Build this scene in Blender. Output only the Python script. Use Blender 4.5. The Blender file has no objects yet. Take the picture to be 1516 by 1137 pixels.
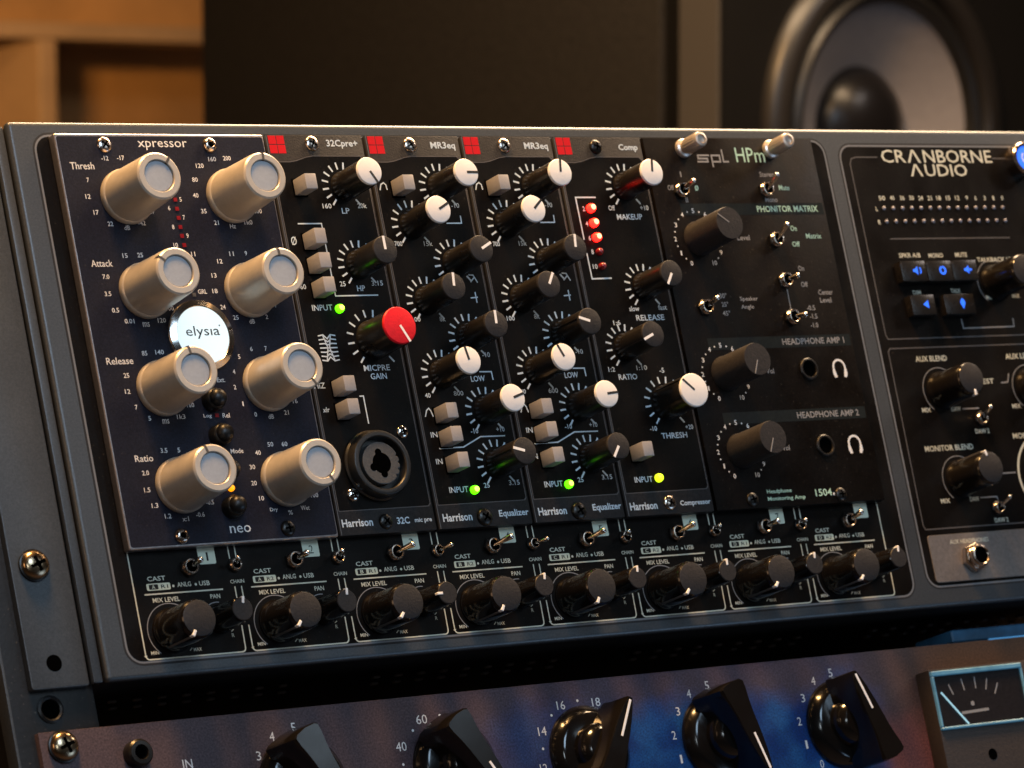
import bpy, bmesh, math, random
from mathutils import Matrix, Vector
random.seed(7)
sc = bpy.context.scene
C = sc.collection
MM = 0.001
# ------------------------------------------------------------------ frame of the tilted rack
# rack plane: X right, Y up the panel, Z out of the panel (mm); the rack leans back 18.7 degrees
CA, SA = 0.94726, 0.32046
WORLD = Matrix(((1, 0, 0, 0), (0, SA, -CA, 0), (0, CA, SA, 0.9), (0, 0, 0, 1)))   # panel -> world (metres)
W3 = WORLD.to_3x3()

def pw(x, y, z):
    return WORLD @ Vector((x * MM, y * MM, z * MM))

# ------------------------------------------------------------------ camera
cam_d = bpy.data.cameras.new('camera')
cam = bpy.data.objects.new('camera', cam_d)
C.objects.link(cam)
sc.camera = cam
cr = Vector((0.7701041, -0.1976532, 0.6065253)); cu = -Vector((-0.0781243, -0.9728533, -0.2178372)); cb = -Vector((0.6331163, 0.120373, -0.7646398))
cr, cu, cb = W3 @ cr, W3 @ cu, W3 @ cb
cp = pw(-626.2277, -225.8749, 1063.4331)
cam.matrix_world = Matrix(((cr.x, cu.x, cb.x, cp.x), (cr.y, cu.y, cb.y, cp.y), (cr.z, cu.z, cb.z, cp.z), (0, 0, 0, 1)))
cam_d.sensor_width = 36.0
cam_d.lens = 142.19
cam_d.shift_x = -0.2828
cam_d.shift_y = 0.2839
cam_d.clip_start = 0.05
cam_d.clip_end = 60.0
cam_d.dof.use_dof = True
cam_d.dof.focus_distance = 1.30
cam_d.dof.aperture_fstop = 24.0
cam_d.dof.aperture_blades = 9

# ------------------------------------------------------------------ world and lamps
world = bpy.data.worlds.new('World'); sc.world = world; world.use_nodes = True
bgn = world.node_tree.nodes['Background']
bgn.inputs['Color'].default_value = (0.9, 0.62, 0.42, 1)
bgn.inputs['Strength'].default_value = 0.018

def area(name, pos, target, size, size_y, power, col, spread=180):
    l = bpy.data.lights.new(name, 'AREA'); l.shape = 'RECTANGLE'; l.size = size; l.size_y = size_y
    l.energy = power; l.color = col; l.spread = math.radians(spread)
    o = bpy.data.objects.new(name, l); C.objects.link(o)
    d = (Vector(target) - Vector(pos)).normalized()
    o.matrix_world = Matrix.Translation(Vector(pos)) @ d.to_track_quat('-Z', 'Y').to_matrix().to_4x4()
    return o

area('warm_ceiling_lamp', pw(-100, 1170, 300), pw(150, 20, 0), 0.28, 0.28, 44.0, (1.0, 0.55, 0.20))
area('warm_overhead_lamp', pw(800, 1030, -120), pw(150, 100, 0), 1.0, 0.6, 75.0, (1.0, 0.70, 0.42))
area('cool_studio_light', pw(-150, 560, 1450), pw(120, 40, 0), 0.5, 0.5, 9.6, (0.54, 0.76, 1.0))
area('left_window', pw(-900, 60, 1500), pw(150, 0, 0), 0.22, 0.3, 2.6, (0.80, 0.92, 1.0))
area('cool_window_glow', pw(770, 330, 1330), pw(-20, 40, 0), 0.35, 0.5, 1.2, (0.66, 0.84, 1.0))
area('warm_side_lamp', pw(-1500, 250, 250), pw(60, 40, 0), 0.5, 0.5, 2.6, (1.0, 0.60, 0.34))
area('cool_low_fill', pw(890, -650, 820), pw(120, -20, 0), 0.6, 0.35, 2.4, (0.45, 0.68, 1.0))  # unseen cool fill, added to brighten the bezel's bottom edge
area('shelf_lamp', (0.50, 1.30, 1.235), (1.35, 2.5, 1.10), 0.12, 0.05, 1.8, (1.0, 0.50, 0.15), 66)
area('room_lamp', (1.75, -0.35, 1.95), (1.15, 0.9, 1.0), 0.3, 0.3, 5.5, (1.0, 0.86, 0.78))
area('cabinet_side_fill', (0.52, 0.50, 1.42), (0.93, 0.95, 1.03), 0.12, 0.12, 1.5, (1.0, 0.72, 0.45))  # unseen area light added to grade brightness along the loudspeaker's side

sc.view_settings.view_transform = 'Standard'
sc.view_settings.look = 'None'
sc.view_settings.exposure = -0.12
sc.view_settings.gamma = 1.0
sc.render.engine = 'CYCLES'
sc.cycles.use_denoising = True
sc.cycles.max_bounces = 6
sc.cycles.sample_clamp_indirect = 4.0

# ------------------------------------------------------------------ materials
def mat(name, col, rough=0.5, metal=0.0, emit=None, es=0.0, bump=0.0, bscale=900.0, speck=0.0, sscale=900.0, coat=0.0, spec=0.5, dust=0.0, rvar=0.0):
    m = bpy.data.materials.new(name); m.use_nodes = True
    nt = m.node_tree; b = nt.nodes['Principled BSDF']
    b.inputs['Base Color'].default_value = (*col, 1)
    b.inputs['Roughness'].default_value = rough
    b.inputs['Metallic'].default_value = metal
    b.inputs['Specular IOR Level'].default_value = spec
    if coat:
        b.inputs['Coat Weight'].default_value = coat; b.inputs['Coat Roughness'].default_value = 0.12
    if emit:
        b.inputs['Emission Color'].default_value = (*emit, 1); b.inputs['Emission Strength'].default_value = es
    tc = nt.nodes.new('ShaderNodeTexCoord')
    if bump:
        n = nt.nodes.new('ShaderNodeTexNoise'); n.inputs['Scale'].default_value = bscale; n.inputs['Detail'].default_value = 3
        bp = nt.nodes.new('ShaderNodeBump'); bp.inputs['Strength'].default_value = bump; bp.inputs['Distance'].default_value = 0.0004
        nt.links.new(tc.outputs['Object'], n.inputs['Vector']); nt.links.new(n.outputs['Fac'], bp.inputs['Height']); nt.links.new(bp.outputs['Normal'], b.inputs['Normal'])
    if speck or dust:
        n = nt.nodes.new('ShaderNodeTexNoise'); n.inputs['Scale'].default_value = sscale; n.inputs['Detail'].default_value = 4; n.inputs['Roughness'].default_value = 0.7
        nt.links.new(tc.outputs['Object'], n.inputs['Vector'])
        r = nt.nodes.new('ShaderNodeValToRGB')
        k = speck
        r.color_ramp.elements[0].position = 0.3; r.color_ramp.elements[0].color = (*[c * (1 - k) for c in col], 1)
        r.color_ramp.elements[1].position = 0.7; r.color_ramp.elements[1].color = (*[c * (1 + k) for c in col], 1)
        nt.links.new(n.outputs['Fac'], r.inputs['Fac'])
        last = r.outputs['Color']
        if dust:      # sparse pale specks and faint smears of dust
            n2 = nt.nodes.new('ShaderNodeTexNoise'); n2.inputs['Scale'].default_value = 1000; n2.inputs['Detail'].default_value = 2
            n3 = nt.nodes.new('ShaderNodeTexNoise'); n3.inputs['Scale'].default_value = 26; n3.inputs['Detail'].default_value = 6
            for q in (n2, n3): nt.links.new(tc.outputs['Object'], q.inputs['Vector'])
            a = nt.nodes.new('ShaderNodeMapRange'); a.inputs['From Min'].default_value = 0.68; a.inputs['From Max'].default_value = 0.76; a.inputs['To Max'].default_value = 3.5
            c2 = nt.nodes.new('ShaderNodeMapRange'); c2.inputs['From Min'].default_value = 0.45; c2.inputs['From Max'].default_value = 0.75; c2.inputs['To Max'].default_value = 0.30
            nt.links.new(n2.outputs['Fac'], a.inputs['Value']); nt.links.new(n3.outputs['Fac'], c2.inputs['Value'])
            ad = nt.nodes.new('ShaderNodeMath'); ad.operation = 'ADD'; nt.links.new(a.outputs['Result'], ad.inputs[0]); nt.links.new(c2.outputs['Result'], ad.inputs[1])
            mu = nt.nodes.new('ShaderNodeMath'); mu.operation = 'MULTIPLY'; mu.inputs[1].default_value = dust; mu.use_clamp = True
            nt.links.new(ad.outputs[0], mu.inputs[0])
            mx = nt.nodes.new('ShaderNodeMix'); mx.data_type = 'RGBA'
            nt.links.new(mu.outputs[0], mx.inputs['Factor']); nt.links.new(last, mx.inputs['A']); mx.inputs['B'].default_value = (0.22, 0.18, 0.14, 1)
            last = mx.outputs['Result']
        nt.links.new(last, b.inputs['Base Color'])
    if rvar:
        n4 = nt.nodes.new('ShaderNodeTexNoise'); n4.inputs['Scale'].default_value = 60; n4.inputs['Detail'].default_value = 5
        nt.links.new(tc.outputs['Object'], n4.inputs['Vector'])
        mr = nt.nodes.new('ShaderNodeMapRange'); mr.inputs['To Min'].default_value = max(0.02, rough - rvar); mr.inputs['To Max'].default_value = min(1, rough + rvar)
        mr.inputs['From Min'].default_value = 0.3; mr.inputs['From Max'].default_value = 0.7
        nt.links.new(n4.outputs['Fac'], mr.inputs['Value']); nt.links.new(mr.outputs['Result'], b.inputs['Roughness'])
    return m

M = {}
M['frame'] = mat('grey_anodised_frame', (0.066, 0.072, 0.078), 0.36, 0.40, bump=0.12, bscale=2600, speck=0.22, sscale=1500)
M['frame_line'] = mat('frame_groove_light', (0.16, 0.165, 0.175), 0.5, 0.2)
M['dark_line'] = mat('frame_groove_dark', (0.006, 0.006, 0.007), 0.6)
M['panel'] = mat('black_host_panel', (0.0036, 0.0026, 0.0019), 0.4, 0, spec=.10, bump=0.1, bscale=1500, speck=0.4, dust=0.035, rvar=0.1)
M['harr_grey'] = mat('charcoal_module_face', (0.0190, 0.0170, 0.0165), 0.5, 0, spec=.2, bump=0.25, bscale=1600, speck=0.35, dust=0.02)
M['harr_black'] = mat('black_module_print', (0.0034, 0.0025, 0.0018), 0.4, 0, spec=.10, bump=0.1, bscale=1600, speck=0.45, dust=0.02, rvar=0.08)
M['spl_black'] = mat('black_brown_module_face', (0.0044, 0.0029, 0.0020), 0.4, 0, spec=.11, bump=0.12, bscale=1500, speck=0.5, dust=0.035, rvar=0.1)
M['spl_band'] = mat('dark_teal_band', (0.0065, 0.0095, 0.0100), 0.45, 0, spec=.15, speck=0.3)
M['edge'] = mat('module_edge', (0.10, 0.10, 0.105), 0.45, 0.4)
M['navy'] = mat('navy_anodised_face', (0.0092, 0.0098, 0.0185), 0.48, 0.0, spec=.16, bump=0.12, bscale=1700, speck=0.45, sscale=1700, dust=0.02)
M['alu'] = mat('raw_aluminium_edge', (0.38, 0.35, 0.35), 0.36, 0.9, bump=0.2, bscale=900, speck=0.15)
M['champagne'] = mat('satin_champagne_knob', (0.45, 0.40, 0.335), 0.38, 0.30, bump=0.03, bscale=700, speck=0.07, sscale=200, dust=0.012, rvar=0.05)
M['champ_disc'] = mat('satin_silver_disc', (0.33, 0.355, 0.39), 0.44, 0.15, bump=0.04, bscale=1800, speck=0.06)
M['notch'] = mat('knob_notch', (0.10, 0.085, 0.07), 0.4, 0.5)
M['black_pl'] = mat('black_knob_plastic', (0.008, 0.0065, 0.0055), 0.30, 0, spec=.6, bump=0.15, bscale=900, speck=0.3, dust=0.03, rvar=0.08)
M['cap_dark'] = mat('charcoal_cap', (0.021, 0.019, 0.019), 0.48, 0, spec=.22, bump=0.25, bscale=1500, speck=0.25, dust=0.02)
M['cap_white'] = mat('white_cap', (0.72, 0.70, 0.68), 0.4, 0, spec=.3, bump=0.08, bscale=900, speck=0.02)
M['cap_red'] = mat('red_cap', (0.62, 0.008, 0.016), 0.4, 0, spec=.25, bump=0.2, bscale=1500, speck=0.12)
M['white_line'] = mat('white_pointer', (0.78, 0.77, 0.76), 0.4)
M['black_line'] = mat('black_pointer', (0.01, 0.01, 0.01), 0.5)
M['button'] = mat('grey_square_button', (0.30, 0.285, 0.28), 0.45, 0, spec=.3, bump=0.1, bscale=1200, speck=0.06)
M['ink'] = mat('white_ink', (0.66, 0.66, 0.66), 0.6, spec=.2)
M['ink_blue'] = mat('cool_white_ink', (0.52, 0.60, 0.66), 0.6, spec=.2)
M['ink_cream'] = mat('cream_ink', (0.56, 0.56, 0.46), 0.6, spec=.2)
M['ink_green'] = mat('pale_green_ink', (0.36, 0.56, 0.46), 0.6, spec=.2)
M['ink_grey'] = mat('grey_ink', (0.22, 0.22, 0.225), 0.6, spec=.2)
M['ink_dim'] = mat('dim_outline_ink', (0.085, 0.080, 0.08), 0.6, spec=.2)
M['tag'] = mat('pale_green_number_tag', (0.52, 0.57, 0.46), 0.6, spec=.2)
M['ink_dark'] = mat('black_ink', (0.012, 0.012, 0.012), 0.6, spec=.2)
M['logo_red'] = mat('red_logo_ink', (0.50, 0.004, 0.010), 0.5, spec=.15)
M['chrome'] = mat('chrome', (0.62, 0.58, 0.54), 0.16, 1.0, rvar=0.06)
M['nickel'] = mat('worn_nickel', (0.50, 0.42, 0.36), 0.24, 1.0, rvar=0.08)
M['bronze'] = mat('bronze_zinc_screw', (0.36, 0.26, 0.16), 0.26, 1.0, rvar=0.08)
M['dark_screw'] = mat('blackened_screw', (0.03, 0.028, 0.026), 0.32, 0.8)
M['satin_nickel'] = mat('satin_nickel', (0.62, 0.55, 0.48), 0.36, 0.7, rvar=0.06)
M['hole'] = mat('dark_hole', (0.001, 0.001, 0.001), 0.9, spec=0.0)
M['xlr'] = mat('black_moulded_socket', (0.012, 0.011, 0.010), 0.36, 0, speck=0.3, dust=0.02)
M['xlr_in'] = mat('grey_socket_insert', (0.050, 0.050, 0.050), 0.55, 0, bump=0.3, bscale=1400, speck=0.2)
M['led_red'] = mat('lit_red_led', (0.8, 0.05, 0.02), 0.3, 0, emit=(1.0, 0.006, 0.004), es=12)
M['led_red_core'] = mat('lit_red_led_core', (0.9, 0.3, 0.1), 0.3, 0, emit=(1.0, 0.45, 0.22), es=3.2)
M['led_red_off'] = mat('unlit_red_led', (0.20, 0.006, 0.008), 0.15, 0, coat=0.6)
M['led_green'] = mat('lit_green_led', (0.2, 0.8, 0.05), 0.3, 0, emit=(0.08, 1.0, 0.0), es=3.6)
M['led_green_core'] = mat('lit_green_led_core', (0.7, 0.9, 0.1), 0.3, 0, emit=(0.80, 1.0, 0.10), es=3.0)
M['led_yellow'] = mat('lit_yellow_green_led', (0.6, 0.8, 0.05), 0.3, 0, emit=(0.55, 0.80, 0.01), es=2.2)
M['led_orange'] = mat('lit_orange_led', (0.9, 0.4, 0.05), 0.3, 0, emit=(1.0, 0.30, 0.0), es=1.9)
M['led_small'] = mat('small_dark_red_led', (0.20, 0.003, 0.006), 0.4, spec=.2)
M['badge'] = mat('lit_white_badge', (0.22, 0.26, 0.28), 0.25, 0, emit=(0.80, 0.96, 1.0), es=0.95)
M['blue'] = mat('lit_blue_symbol', (0.02, 0.1, 0.8), 0.4, 0, emit=(0.02, 0.17, 1.0), es=1.1)
M['led_clear'] = mat('clear_unlit_led', (0.22, 0.21, 0.24), 0.3, 0)
M['aux_grey'] = mat('brown_grey_aux_plate', (0.145, 0.128, 0.118), 0.5, 0.2, bump=0.3, bscale=1500, speck=0.2)
M['glass_black'] = mat('glossy_black_phenolic', (0.006, 0.005, 0.0045), 0.15, 0, spec=0.55, rvar=0.05)
M['rail'] = mat('black_steel_rail', (0.008, 0.0075, 0.0075), 0.42, 0.3, bump=0.15, bscale=600, speck=0.3, dust=0.08)
M['chassis'] = mat('black_chassis', (0.012, 0.007, 0.005), 0.6, 0, speck=0.2)
M['meter_box'] = mat('brown_grey_meter_housing', (0.028, 0.021, 0.018), 0.5, 0.1, bump=0.3, bscale=1300, speck=0.25)
M['meter_frame'] = mat('blue_lit_meter_bezel', (0.10, 0.24, 0.34), 0.3, 0, emit=(0.04, 0.22, 0.38), es=0.20, speck=0.3, sscale=90)
M['meter_face'] = mat('smoked_meter_face', (0.012, 0.010, 0.011), 0.3, 0, speck=0.4)
M['needle'] = mat('pale_blue_needle', (0.35, 0.62, 0.75), 0.4, 0, emit=(0.25, 0.6, 0.8), es=0.35)
M['cab_side'] = mat('dark_brown_cabinet_paint', (0.013, 0.0110, 0.0090), 0.5, 0, spec=.35, bump=0.6, bscale=260, speck=0.30, sscale=220)
M['cab_strip'] = mat('grey_brown_cabinet_trim', (0.040, 0.034, 0.028), 0.6, 0, bump=0.4, bscale=260, speck=0.2)
M['baffle'] = mat('black_baffle', (0.004, 0.0035, 0.003), 0.5, 0, spec=.15, speck=0.3)
M['cone'] = mat('grey_woofer_cone', (0.135, 0.124, 0.126), 0.55, 0, bump=0.5, bscale=200, speck=0.10, sscale=200)
M['rubber'] = mat('black_rubber', (0.007, 0.0065, 0.006), 0.38, 0, spec=.35)
M['ring_metal'] = mat('dark_driver_ring', (0.010, 0.0085, 0.0075), 0.36, 0.0, spec=.35)
M['dustcap'] = mat('black_dust_cap', (0.005, 0.0045, 0.005), 0.30, 0, spec=.25)
M['wood'] = mat('warm_wood', (0.40, 0.23, 0.09), 0.55, 0, bump=0.2, bscale=60, speck=0.18, sscale=9)
M['wood_edge'] = mat('pale_wood_edge', (0.33, 0.235, 0.15), 0.55, 0, speck=0.12, sscale=12)
M['wall'] = mat('brown_wall', (0.12, 0.08, 0.05), 0.8, 0, speck=0.1, sscale=5)
M['floor'] = mat('dark_floor', (0.04, 0.03, 0.025), 0.6, 0, speck=0.2, sscale=8)

def fascia_material():
    m = bpy.data.materials.new('nebula_printed_fascia'); m.use_nodes = True
    nt = m.node_tree; b = nt.nodes['Principled BSDF']; L = nt.links
    tc = nt.nodes.new('ShaderNodeTexCoord'); sp = nt.nodes.new('ShaderNodeSeparateXYZ'); L.new(tc.outputs['Object'], sp.inputs[0])
    n = nt.nodes.new('ShaderNodeTexNoise'); n.inputs['Scale'].default_value = 22; n.inputs['Detail'].default_value = 7; n.inputs['Roughness'].default_value = 0.6
    L.new(tc.outputs['Object'], n.inputs['Vector'])
    # printed picture: blue cloud low in the middle, fading up to mauve grey, red patch near the meter
    def mp(v, a, b_, c, d):
        k = nt.nodes.new('ShaderNodeMapRange'); k.inputs['From Min'].default_value = a; k.inputs['From Max'].default_value = b_
        k.inputs['To Min'].default_value = c; k.inputs['To Max'].default_value = d; k.interpolation_type = 'SMOOTHSTEP'; L.new(v, k.inputs['Value']); return k.outputs['Result']
    def mt(op, a, b_):
        k = nt.nodes.new('ShaderNodeMath'); k.operation = op; k.use_clamp = op == 'MULTIPLY'
        for i, q in enumerate((a, b_)):
            if isinstance(q, float): k.inputs[i].default_value = q
            else: L.new(q, k.inputs[i])
        return k.outputs[0]
    wob = mt('MULTIPLY', mt('SUBTRACT', n.outputs['Fac'], 0.5), 1.0)
    k2 = nt.nodes.new('ShaderNodeMath'); k2.operation = 'MULTIPLY_ADD'; L.new(n.outputs['Fac'], k2.inputs[0]); k2.inputs[1].default_value = 0.036; k2.inputs[2].default_value = -0.018
    xx = mt('ADD', sp.outputs['X'], k2.outputs[0]); yy = mt('ADD', sp.outputs['Y'], k2.outputs[0])
    left = mp(xx, 0.085, 0.185, 0.0, 1.0); right = mp(xx, 0.277, 0.296, 1.0, 0.0)
    lim = mp(yy, -0.070, -0.056, 1.0, 0.12)
    blue = mt('MULTIPLY', mt('MULTIPLY', left, right), lim)
    red = mt('MULTIPLY', mp(xx, 0.276, 0.298, 0.0, 1.0), mp(yy, -0.085, -0.070, 1.0, 0.0))
    red = mt('MULTIPLY', red, mp(xx, 0.31, 0.33, 1.0, 0.0))
    warm = mp(sp.outputs['X'], 0.285, 0.33, 0.0, 1.0)
    def mix(f, a, b_):
        k = nt.nodes.new('ShaderNodeMix'); k.data_type = 'RGBA'; L.new(f, k.inputs['Factor'])
        for s, q in (('A', a), ('B', b_)):
            if isinstance(q, tuple): k.inputs[s].default_value = (*q, 1)
            else: L.new(q, k.inputs[s])
        return k.outputs['Result']
    n5 = nt.nodes.new('ShaderNodeTexNoise'); n5.inputs['Scale'].default_value = 70; n5.inputs['Detail'].default_value = 6; L.new(tc.outputs['Object'], n5.inputs['Vector'])
    bl = mix(mp(n5.outputs['Fac'], 0.35, 0.68, 0.0, 1.0), (0.001, 0.022, 0.120), (0.006, 0.058, 0.200))
    c0 = mix(warm, (0.052, 0.036, 0.043), (0.048, 0.027, 0.017))
    c1 = mix(blue, c0, bl)
    c2 = mix(red, c1, (0.13, 0.046, 0.042))
    g = nt.nodes.new('ShaderNodeTexNoise'); g.inputs['Scale'].default_value = 1500; g.inputs['Detail'].default_value = 3; L.new(tc.outputs['Object'], g.inputs['Vector'])
    gm = nt.nodes.new('ShaderNodeMix'); gm.data_type = 'RGBA'; gm.blend_type = 'MULTIPLY'; gm.inputs['Factor'].default_value = 1.0
    L.new(c2, gm.inputs['A'])
    gr = nt.nodes.new('ShaderNodeValToRGB'); gr.color_ramp.elements[0].position = 0.32; gr.color_ramp.elements[0].color = (0.62, 0.62, 0.62, 1); gr.color_ramp.elements[1].position = 0.68; gr.color_ramp.elements[1].color = (1.4, 1.4, 1.4, 1)
    L.new(g.outputs['Fac'], gr.inputs['Fac']); L.new(gr.outputs['Color'], gm.inputs['B'])
    L.new(gm.outputs['Result'], b.inputs['Base Color'])
    b.inputs['Roughness'].default_value = 0.5; b.inputs['Specular IOR Level'].default_value = 0.2
    return m
M['fascia'] = fascia_material()

# ------------------------------------------------------------------ mesh helpers (all in mm)
class MB:
    def __init__(s): s.bm = bmesh.new()
    def box(s, x0, x1, y0, y1, z0, z1, bev=0.0, seg=2):
        t = bmesh.new()
        bmesh.ops.create_cube(t, size=1.0)
        for v in t.verts:
            v.co.x = x0 + (v.co.x + .5) * (x1 - x0); v.co.y = y0 + (v.co.y + .5) * (y1 - y0); v.co.z = z0 + (v.co.z + .5) * (z1 - z0)
        if bev: bmesh.ops.bevel(t, geom=t.edges[:], offset=bev, segments=seg, affect='EDGES', profile=0.6)
        s._add(t); return s
    def _add(s, t):
        me = bpy.data.meshes.new('t'); t.to_mesh(me); t.free(); s.bm.from_mesh(me); bpy.data.meshes.remove(me)
    def lathe(s, prof, cx=0, cy=0, seg=40, axis='z', ang0=0.0, squash=1.0):
        rings = []
        for r, z in prof:
            if r < 1e-6: rings.append([s.bm.verts.new((cx, cy, z))]); continue
            rings.append([s.bm.verts.new((cx + r * math.cos(ang0 + 2 * math.pi * i / seg), cy + r * squash * math.sin(ang0 + 2 * math.pi * i / seg), z)) for i in range(seg)])
        for a, b in zip(rings, rings[1:]):
            for i in range(seg):
                j = (i + 1) % seg
                if len(a) == 1 and len(b) == 1: continue
                if len(a) == 1: s.bm.faces.new((a[0], b[i], b[j]))
                elif len(b) == 1: s.bm.faces.new((a[i], a[j], b[0]))
                else: s.bm.faces.new((a[i], a[j], b[j], b[i]))
        return s
    def prism(s, pts, z0, z1, bev=0.0):
        t = bmesh.new()
        vs = [t.verts.new((x, y, z0)) for x, y in pts]
        f = t.faces.new(vs)
        r = bmesh.ops.extrude_face_region(t, geom=[f])
        nv = [g for g in r['geom'] if isinstance(g, bmesh.types.BMVert)]
        for v in nv: v.co.z = z1
        bmesh.ops.recalc_face_normals(t, faces=t.faces[:])
        if bev:
            es = [e for e in t.edges if all(abs(v.co.z - z1) < 1e-6 for v in e.verts)]
            bmesh.ops.bevel(t, geom=es, offset=bev, segments=2, affect='EDGES', profile=0.6)
        s._add(t); return s
    def strip(s, pts, w, z0, z1, closed=False):
        n = len(pts); L_, R_ = [], []
        for i in range(n):
            p = Vector(pts[i])
            a = Vector(pts[i - 1]) if (i > 0 or closed) else None
            b = Vector(pts[(i + 1) % n]) if (i < n - 1 or closed) else None
            d1 = (p - a).normalized() if a is not None else (b - p).normalized()
            d2 = (b - p).normalized() if b is not None else d1
            t = (d1 + d2); t = t.normalized() if t.length > 1e-6 else d1
            nn = Vector((-t.y, t.x)); k = 1 / max(0.35, abs(t.dot(d1)))
            L_.append(p + nn * w / 2 * k); R_.append(p - nn * w / 2 * k)
        rng = range(n if closed else n - 1)
        for i in rng:
            j = (i + 1) % n
            q = [L_[i], L_[j], R_[j], R_[i]]
            lo = [s.bm.verts.new((v.x, v.y, z0)) for v in q]; hi = [s.bm.verts.new((v.x, v.y, z1)) for v in q]
            s.bm.faces.new(hi); s.bm.faces.new(lo[::-1])
            for k in range(4): s.bm.faces.new((lo[k], lo[(k + 1) % 4], hi[(k + 1) % 4], hi[k]))
        return s
    def rod(s, a, b, r0, r1, seg=14, cap=True):
        a, b = Vector(a), Vector(b); d = (b - a); q = d.to_track_quat('Z', 'Y'); L = d.length
        prof = [(0, 0), (r0, 0), (r1, L - r1 * .6), (r1 * .8, L - r1 * .2), (r1 * .45, L), (0, L + r1 * .08)]
        rings = []
        for r, z in prof:
            if r == 0: rings.append([s.bm.verts.new(a + q @ Vector((0, 0, z)))]); continue
            rings.append([s.bm.verts.new(a + q @ Vector((r * math.cos(2 * math.pi * i / seg), r * math.sin(2 * math.pi * i / seg), z))) for i in range(seg)])
        for A, B in zip(rings, rings[1:]):
            for i in range(seg):
                j = (i + 1) % seg
                if len(A) == 1: s.bm.faces.new((A[0], B[i], B[j]))
                elif len(B) == 1: s.bm.faces.new((A[i], A[j], B[0]))
                else: s.bm.faces.new((A[i], A[j], B[j], B[i]))
        return s
    def mesh(s, name, m, smooth=35.0):
        bmesh.ops.recalc_face_normals(s.bm, faces=s.bm.faces[:])
        for v in s.bm.verts: v.co *= MM
        if smooth:
            lim = math.radians(smooth)
            for f in s.bm.faces: f.smooth = True
            for e in s.bm.edges:
                if len(e.link_faces) == 2 and e.calc_face_angle(0) > lim: e.smooth = False
        me = bpy.data.meshes.new(name); s.bm.to_mesh(me); s.bm.free()
        me.materials.append(m)
        return me

def rrect(x0, x1, y0, y1, r, n=5):
    o = []
    for cx, cy, a in ((x1 - r, y1 - r, 0), (x0 + r, y1 - r, 90), (x0 + r, y0 + r, 180), (x1 - r, y0 + r, 270)):
        for i in range(n + 1):
            t = math.radians(a + 90 * i / n); o.append((cx + r * math.cos(t), cy + r * math.sin(t)))
    return o

def arc(cx, cy, r, a0, a1, n=24):      # clock angles: 0 = up, positive clockwise
    return [(cx + r * math.sin(math.radians(a0 + (a1 - a0) * i / n)), cy + r * math.cos(math.radians(a0 + (a1 - a0) * i / n))) for i in range(n + 1)]

def put(name, me, parent=None, loc=(0, 0, 0), rz=0.0, mtx=None, label=None):
    o = bpy.data.objects.new(name, me); C.objects.link(o)
    if parent is not None: o.parent = parent
    o.location = Vector(loc) * MM; o.rotation_euler = (0, 0, math.radians(rz))
    if label: o['label'] = label
    return o

def thing(name, label, cat, loc=(0, 0, 0), group=None, world=False, rz=0.0):
    o = bpy.data.objects.new(name, None); C.objects.link(o); o.empty_display_size = 0.01
    if world: o.location = Vector(loc); o.rotation_euler = (0, 0, rz)
    else: o.matrix_world = WORLD @ Matrix.Translation(Vector(loc) * MM)
    o['label'] = label; o['category'] = cat
    if group: o['group'] = group
    return o

# ---- lettering: glyph outlines from the built-in font, as thin flat ink
TEXTS = []
def text(s, x, y, w, h, z, m, parent, bold=0.0, origin=(0, 0), name='lettering'):
    cu = bpy.data.curves.new(name, 'FONT'); cu.body = s; cu.align_x = 'LEFT'; cu.resolution_u = 2; cu.extrude = 0.012; cu.offset = bold; cu.fill_mode = 'FRONT'
    o = bpy.data.objects.new(name, cu); C.objects.link(o)
    TEXTS.append((o, s, x - origin[0], y - origin[1], w, h, z, m, parent, name))
def flush_text():
    dg = bpy.context.evaluated_depsgraph_get(); dg.update()
    for o, s, x, y, w, h, z, m, parent, name in TEXTS:
        me = bpy.data.meshes.new_from_object(o.evaluated_get(dg))
        if len(me.vertices):
            xs = [v.co.x for v in me.vertices]; ys = [v.co.y for v in me.vertices]
            W_, H_ = max(xs) - min(xs), max(ys) - min(ys); cx, cy = (max(xs) + min(xs)) / 2, (max(ys) + min(ys)) / 2
            for v in me.vertices:
                v.co.x = (x + (v.co.x - cx) / max(W_, 1e-6) * w) * MM; v.co.y = (y + (v.co.y - cy) / max(H_, 1e-6) * h) * MM; v.co.z = z * MM
        me.materials.clear(); me.materials.append(m)
        cu = o.data; C.objects.unlink(o); bpy.data.objects.remove(o); bpy.data.curves.remove(cu)
        n = put(name, me, parent)
    TEXTS.clear()
def texts(L, z, m, parent, bold=0.012, origin=(0, 0)):
    for s, x, y, w, h in L:
        # short glyph runs get thicker strokes so the ink weight stays even
        text(s, x, y, w, h, z, m, parent, bold, origin)

# ------------------------------------------------------------------ reusable meshes
ZF = 3.7            # module face height above the host panel
def knob_meshes(r, h, capm, key):
    b = MB(); b.lathe([(0, 0), (r * 1.02, 0), (r * 1.02, .8), (r * .985, 1.4), (r * .96, h - .9), (r * .93, h - .35), (r * .86, h - .2), (0, h - .2)], seg=48)
    body = b.mesh('knob', M['black_pl'])
    c = MB(); c.lathe([(r * .93, h - .9), (r * .97, h - .7), (r * .975, h - .1), (r * .93, h + .25), (r * .90, h + .3), (0, h + .3)], seg=48)
    cap = c.mesh('cap', capm)
    rib = MB(); rib.box(-.28, .28, r * .90, r * 1.03, 1.2, h - .9, .08)
    return body, cap, rib.mesh('side_rib', M['black_pl'])
KB = {'w': knob_meshes(4.75, 16, M['cap_white'], 'w'), 'b': knob_meshes(4.7, 16, M['cap_dark'], 'b'), 'r': knob_meshes(6.35, 16, M['cap_red'], 'r'), 'W': knob_meshes(6.0, 16, M['cap_white'], 'W')}
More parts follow.
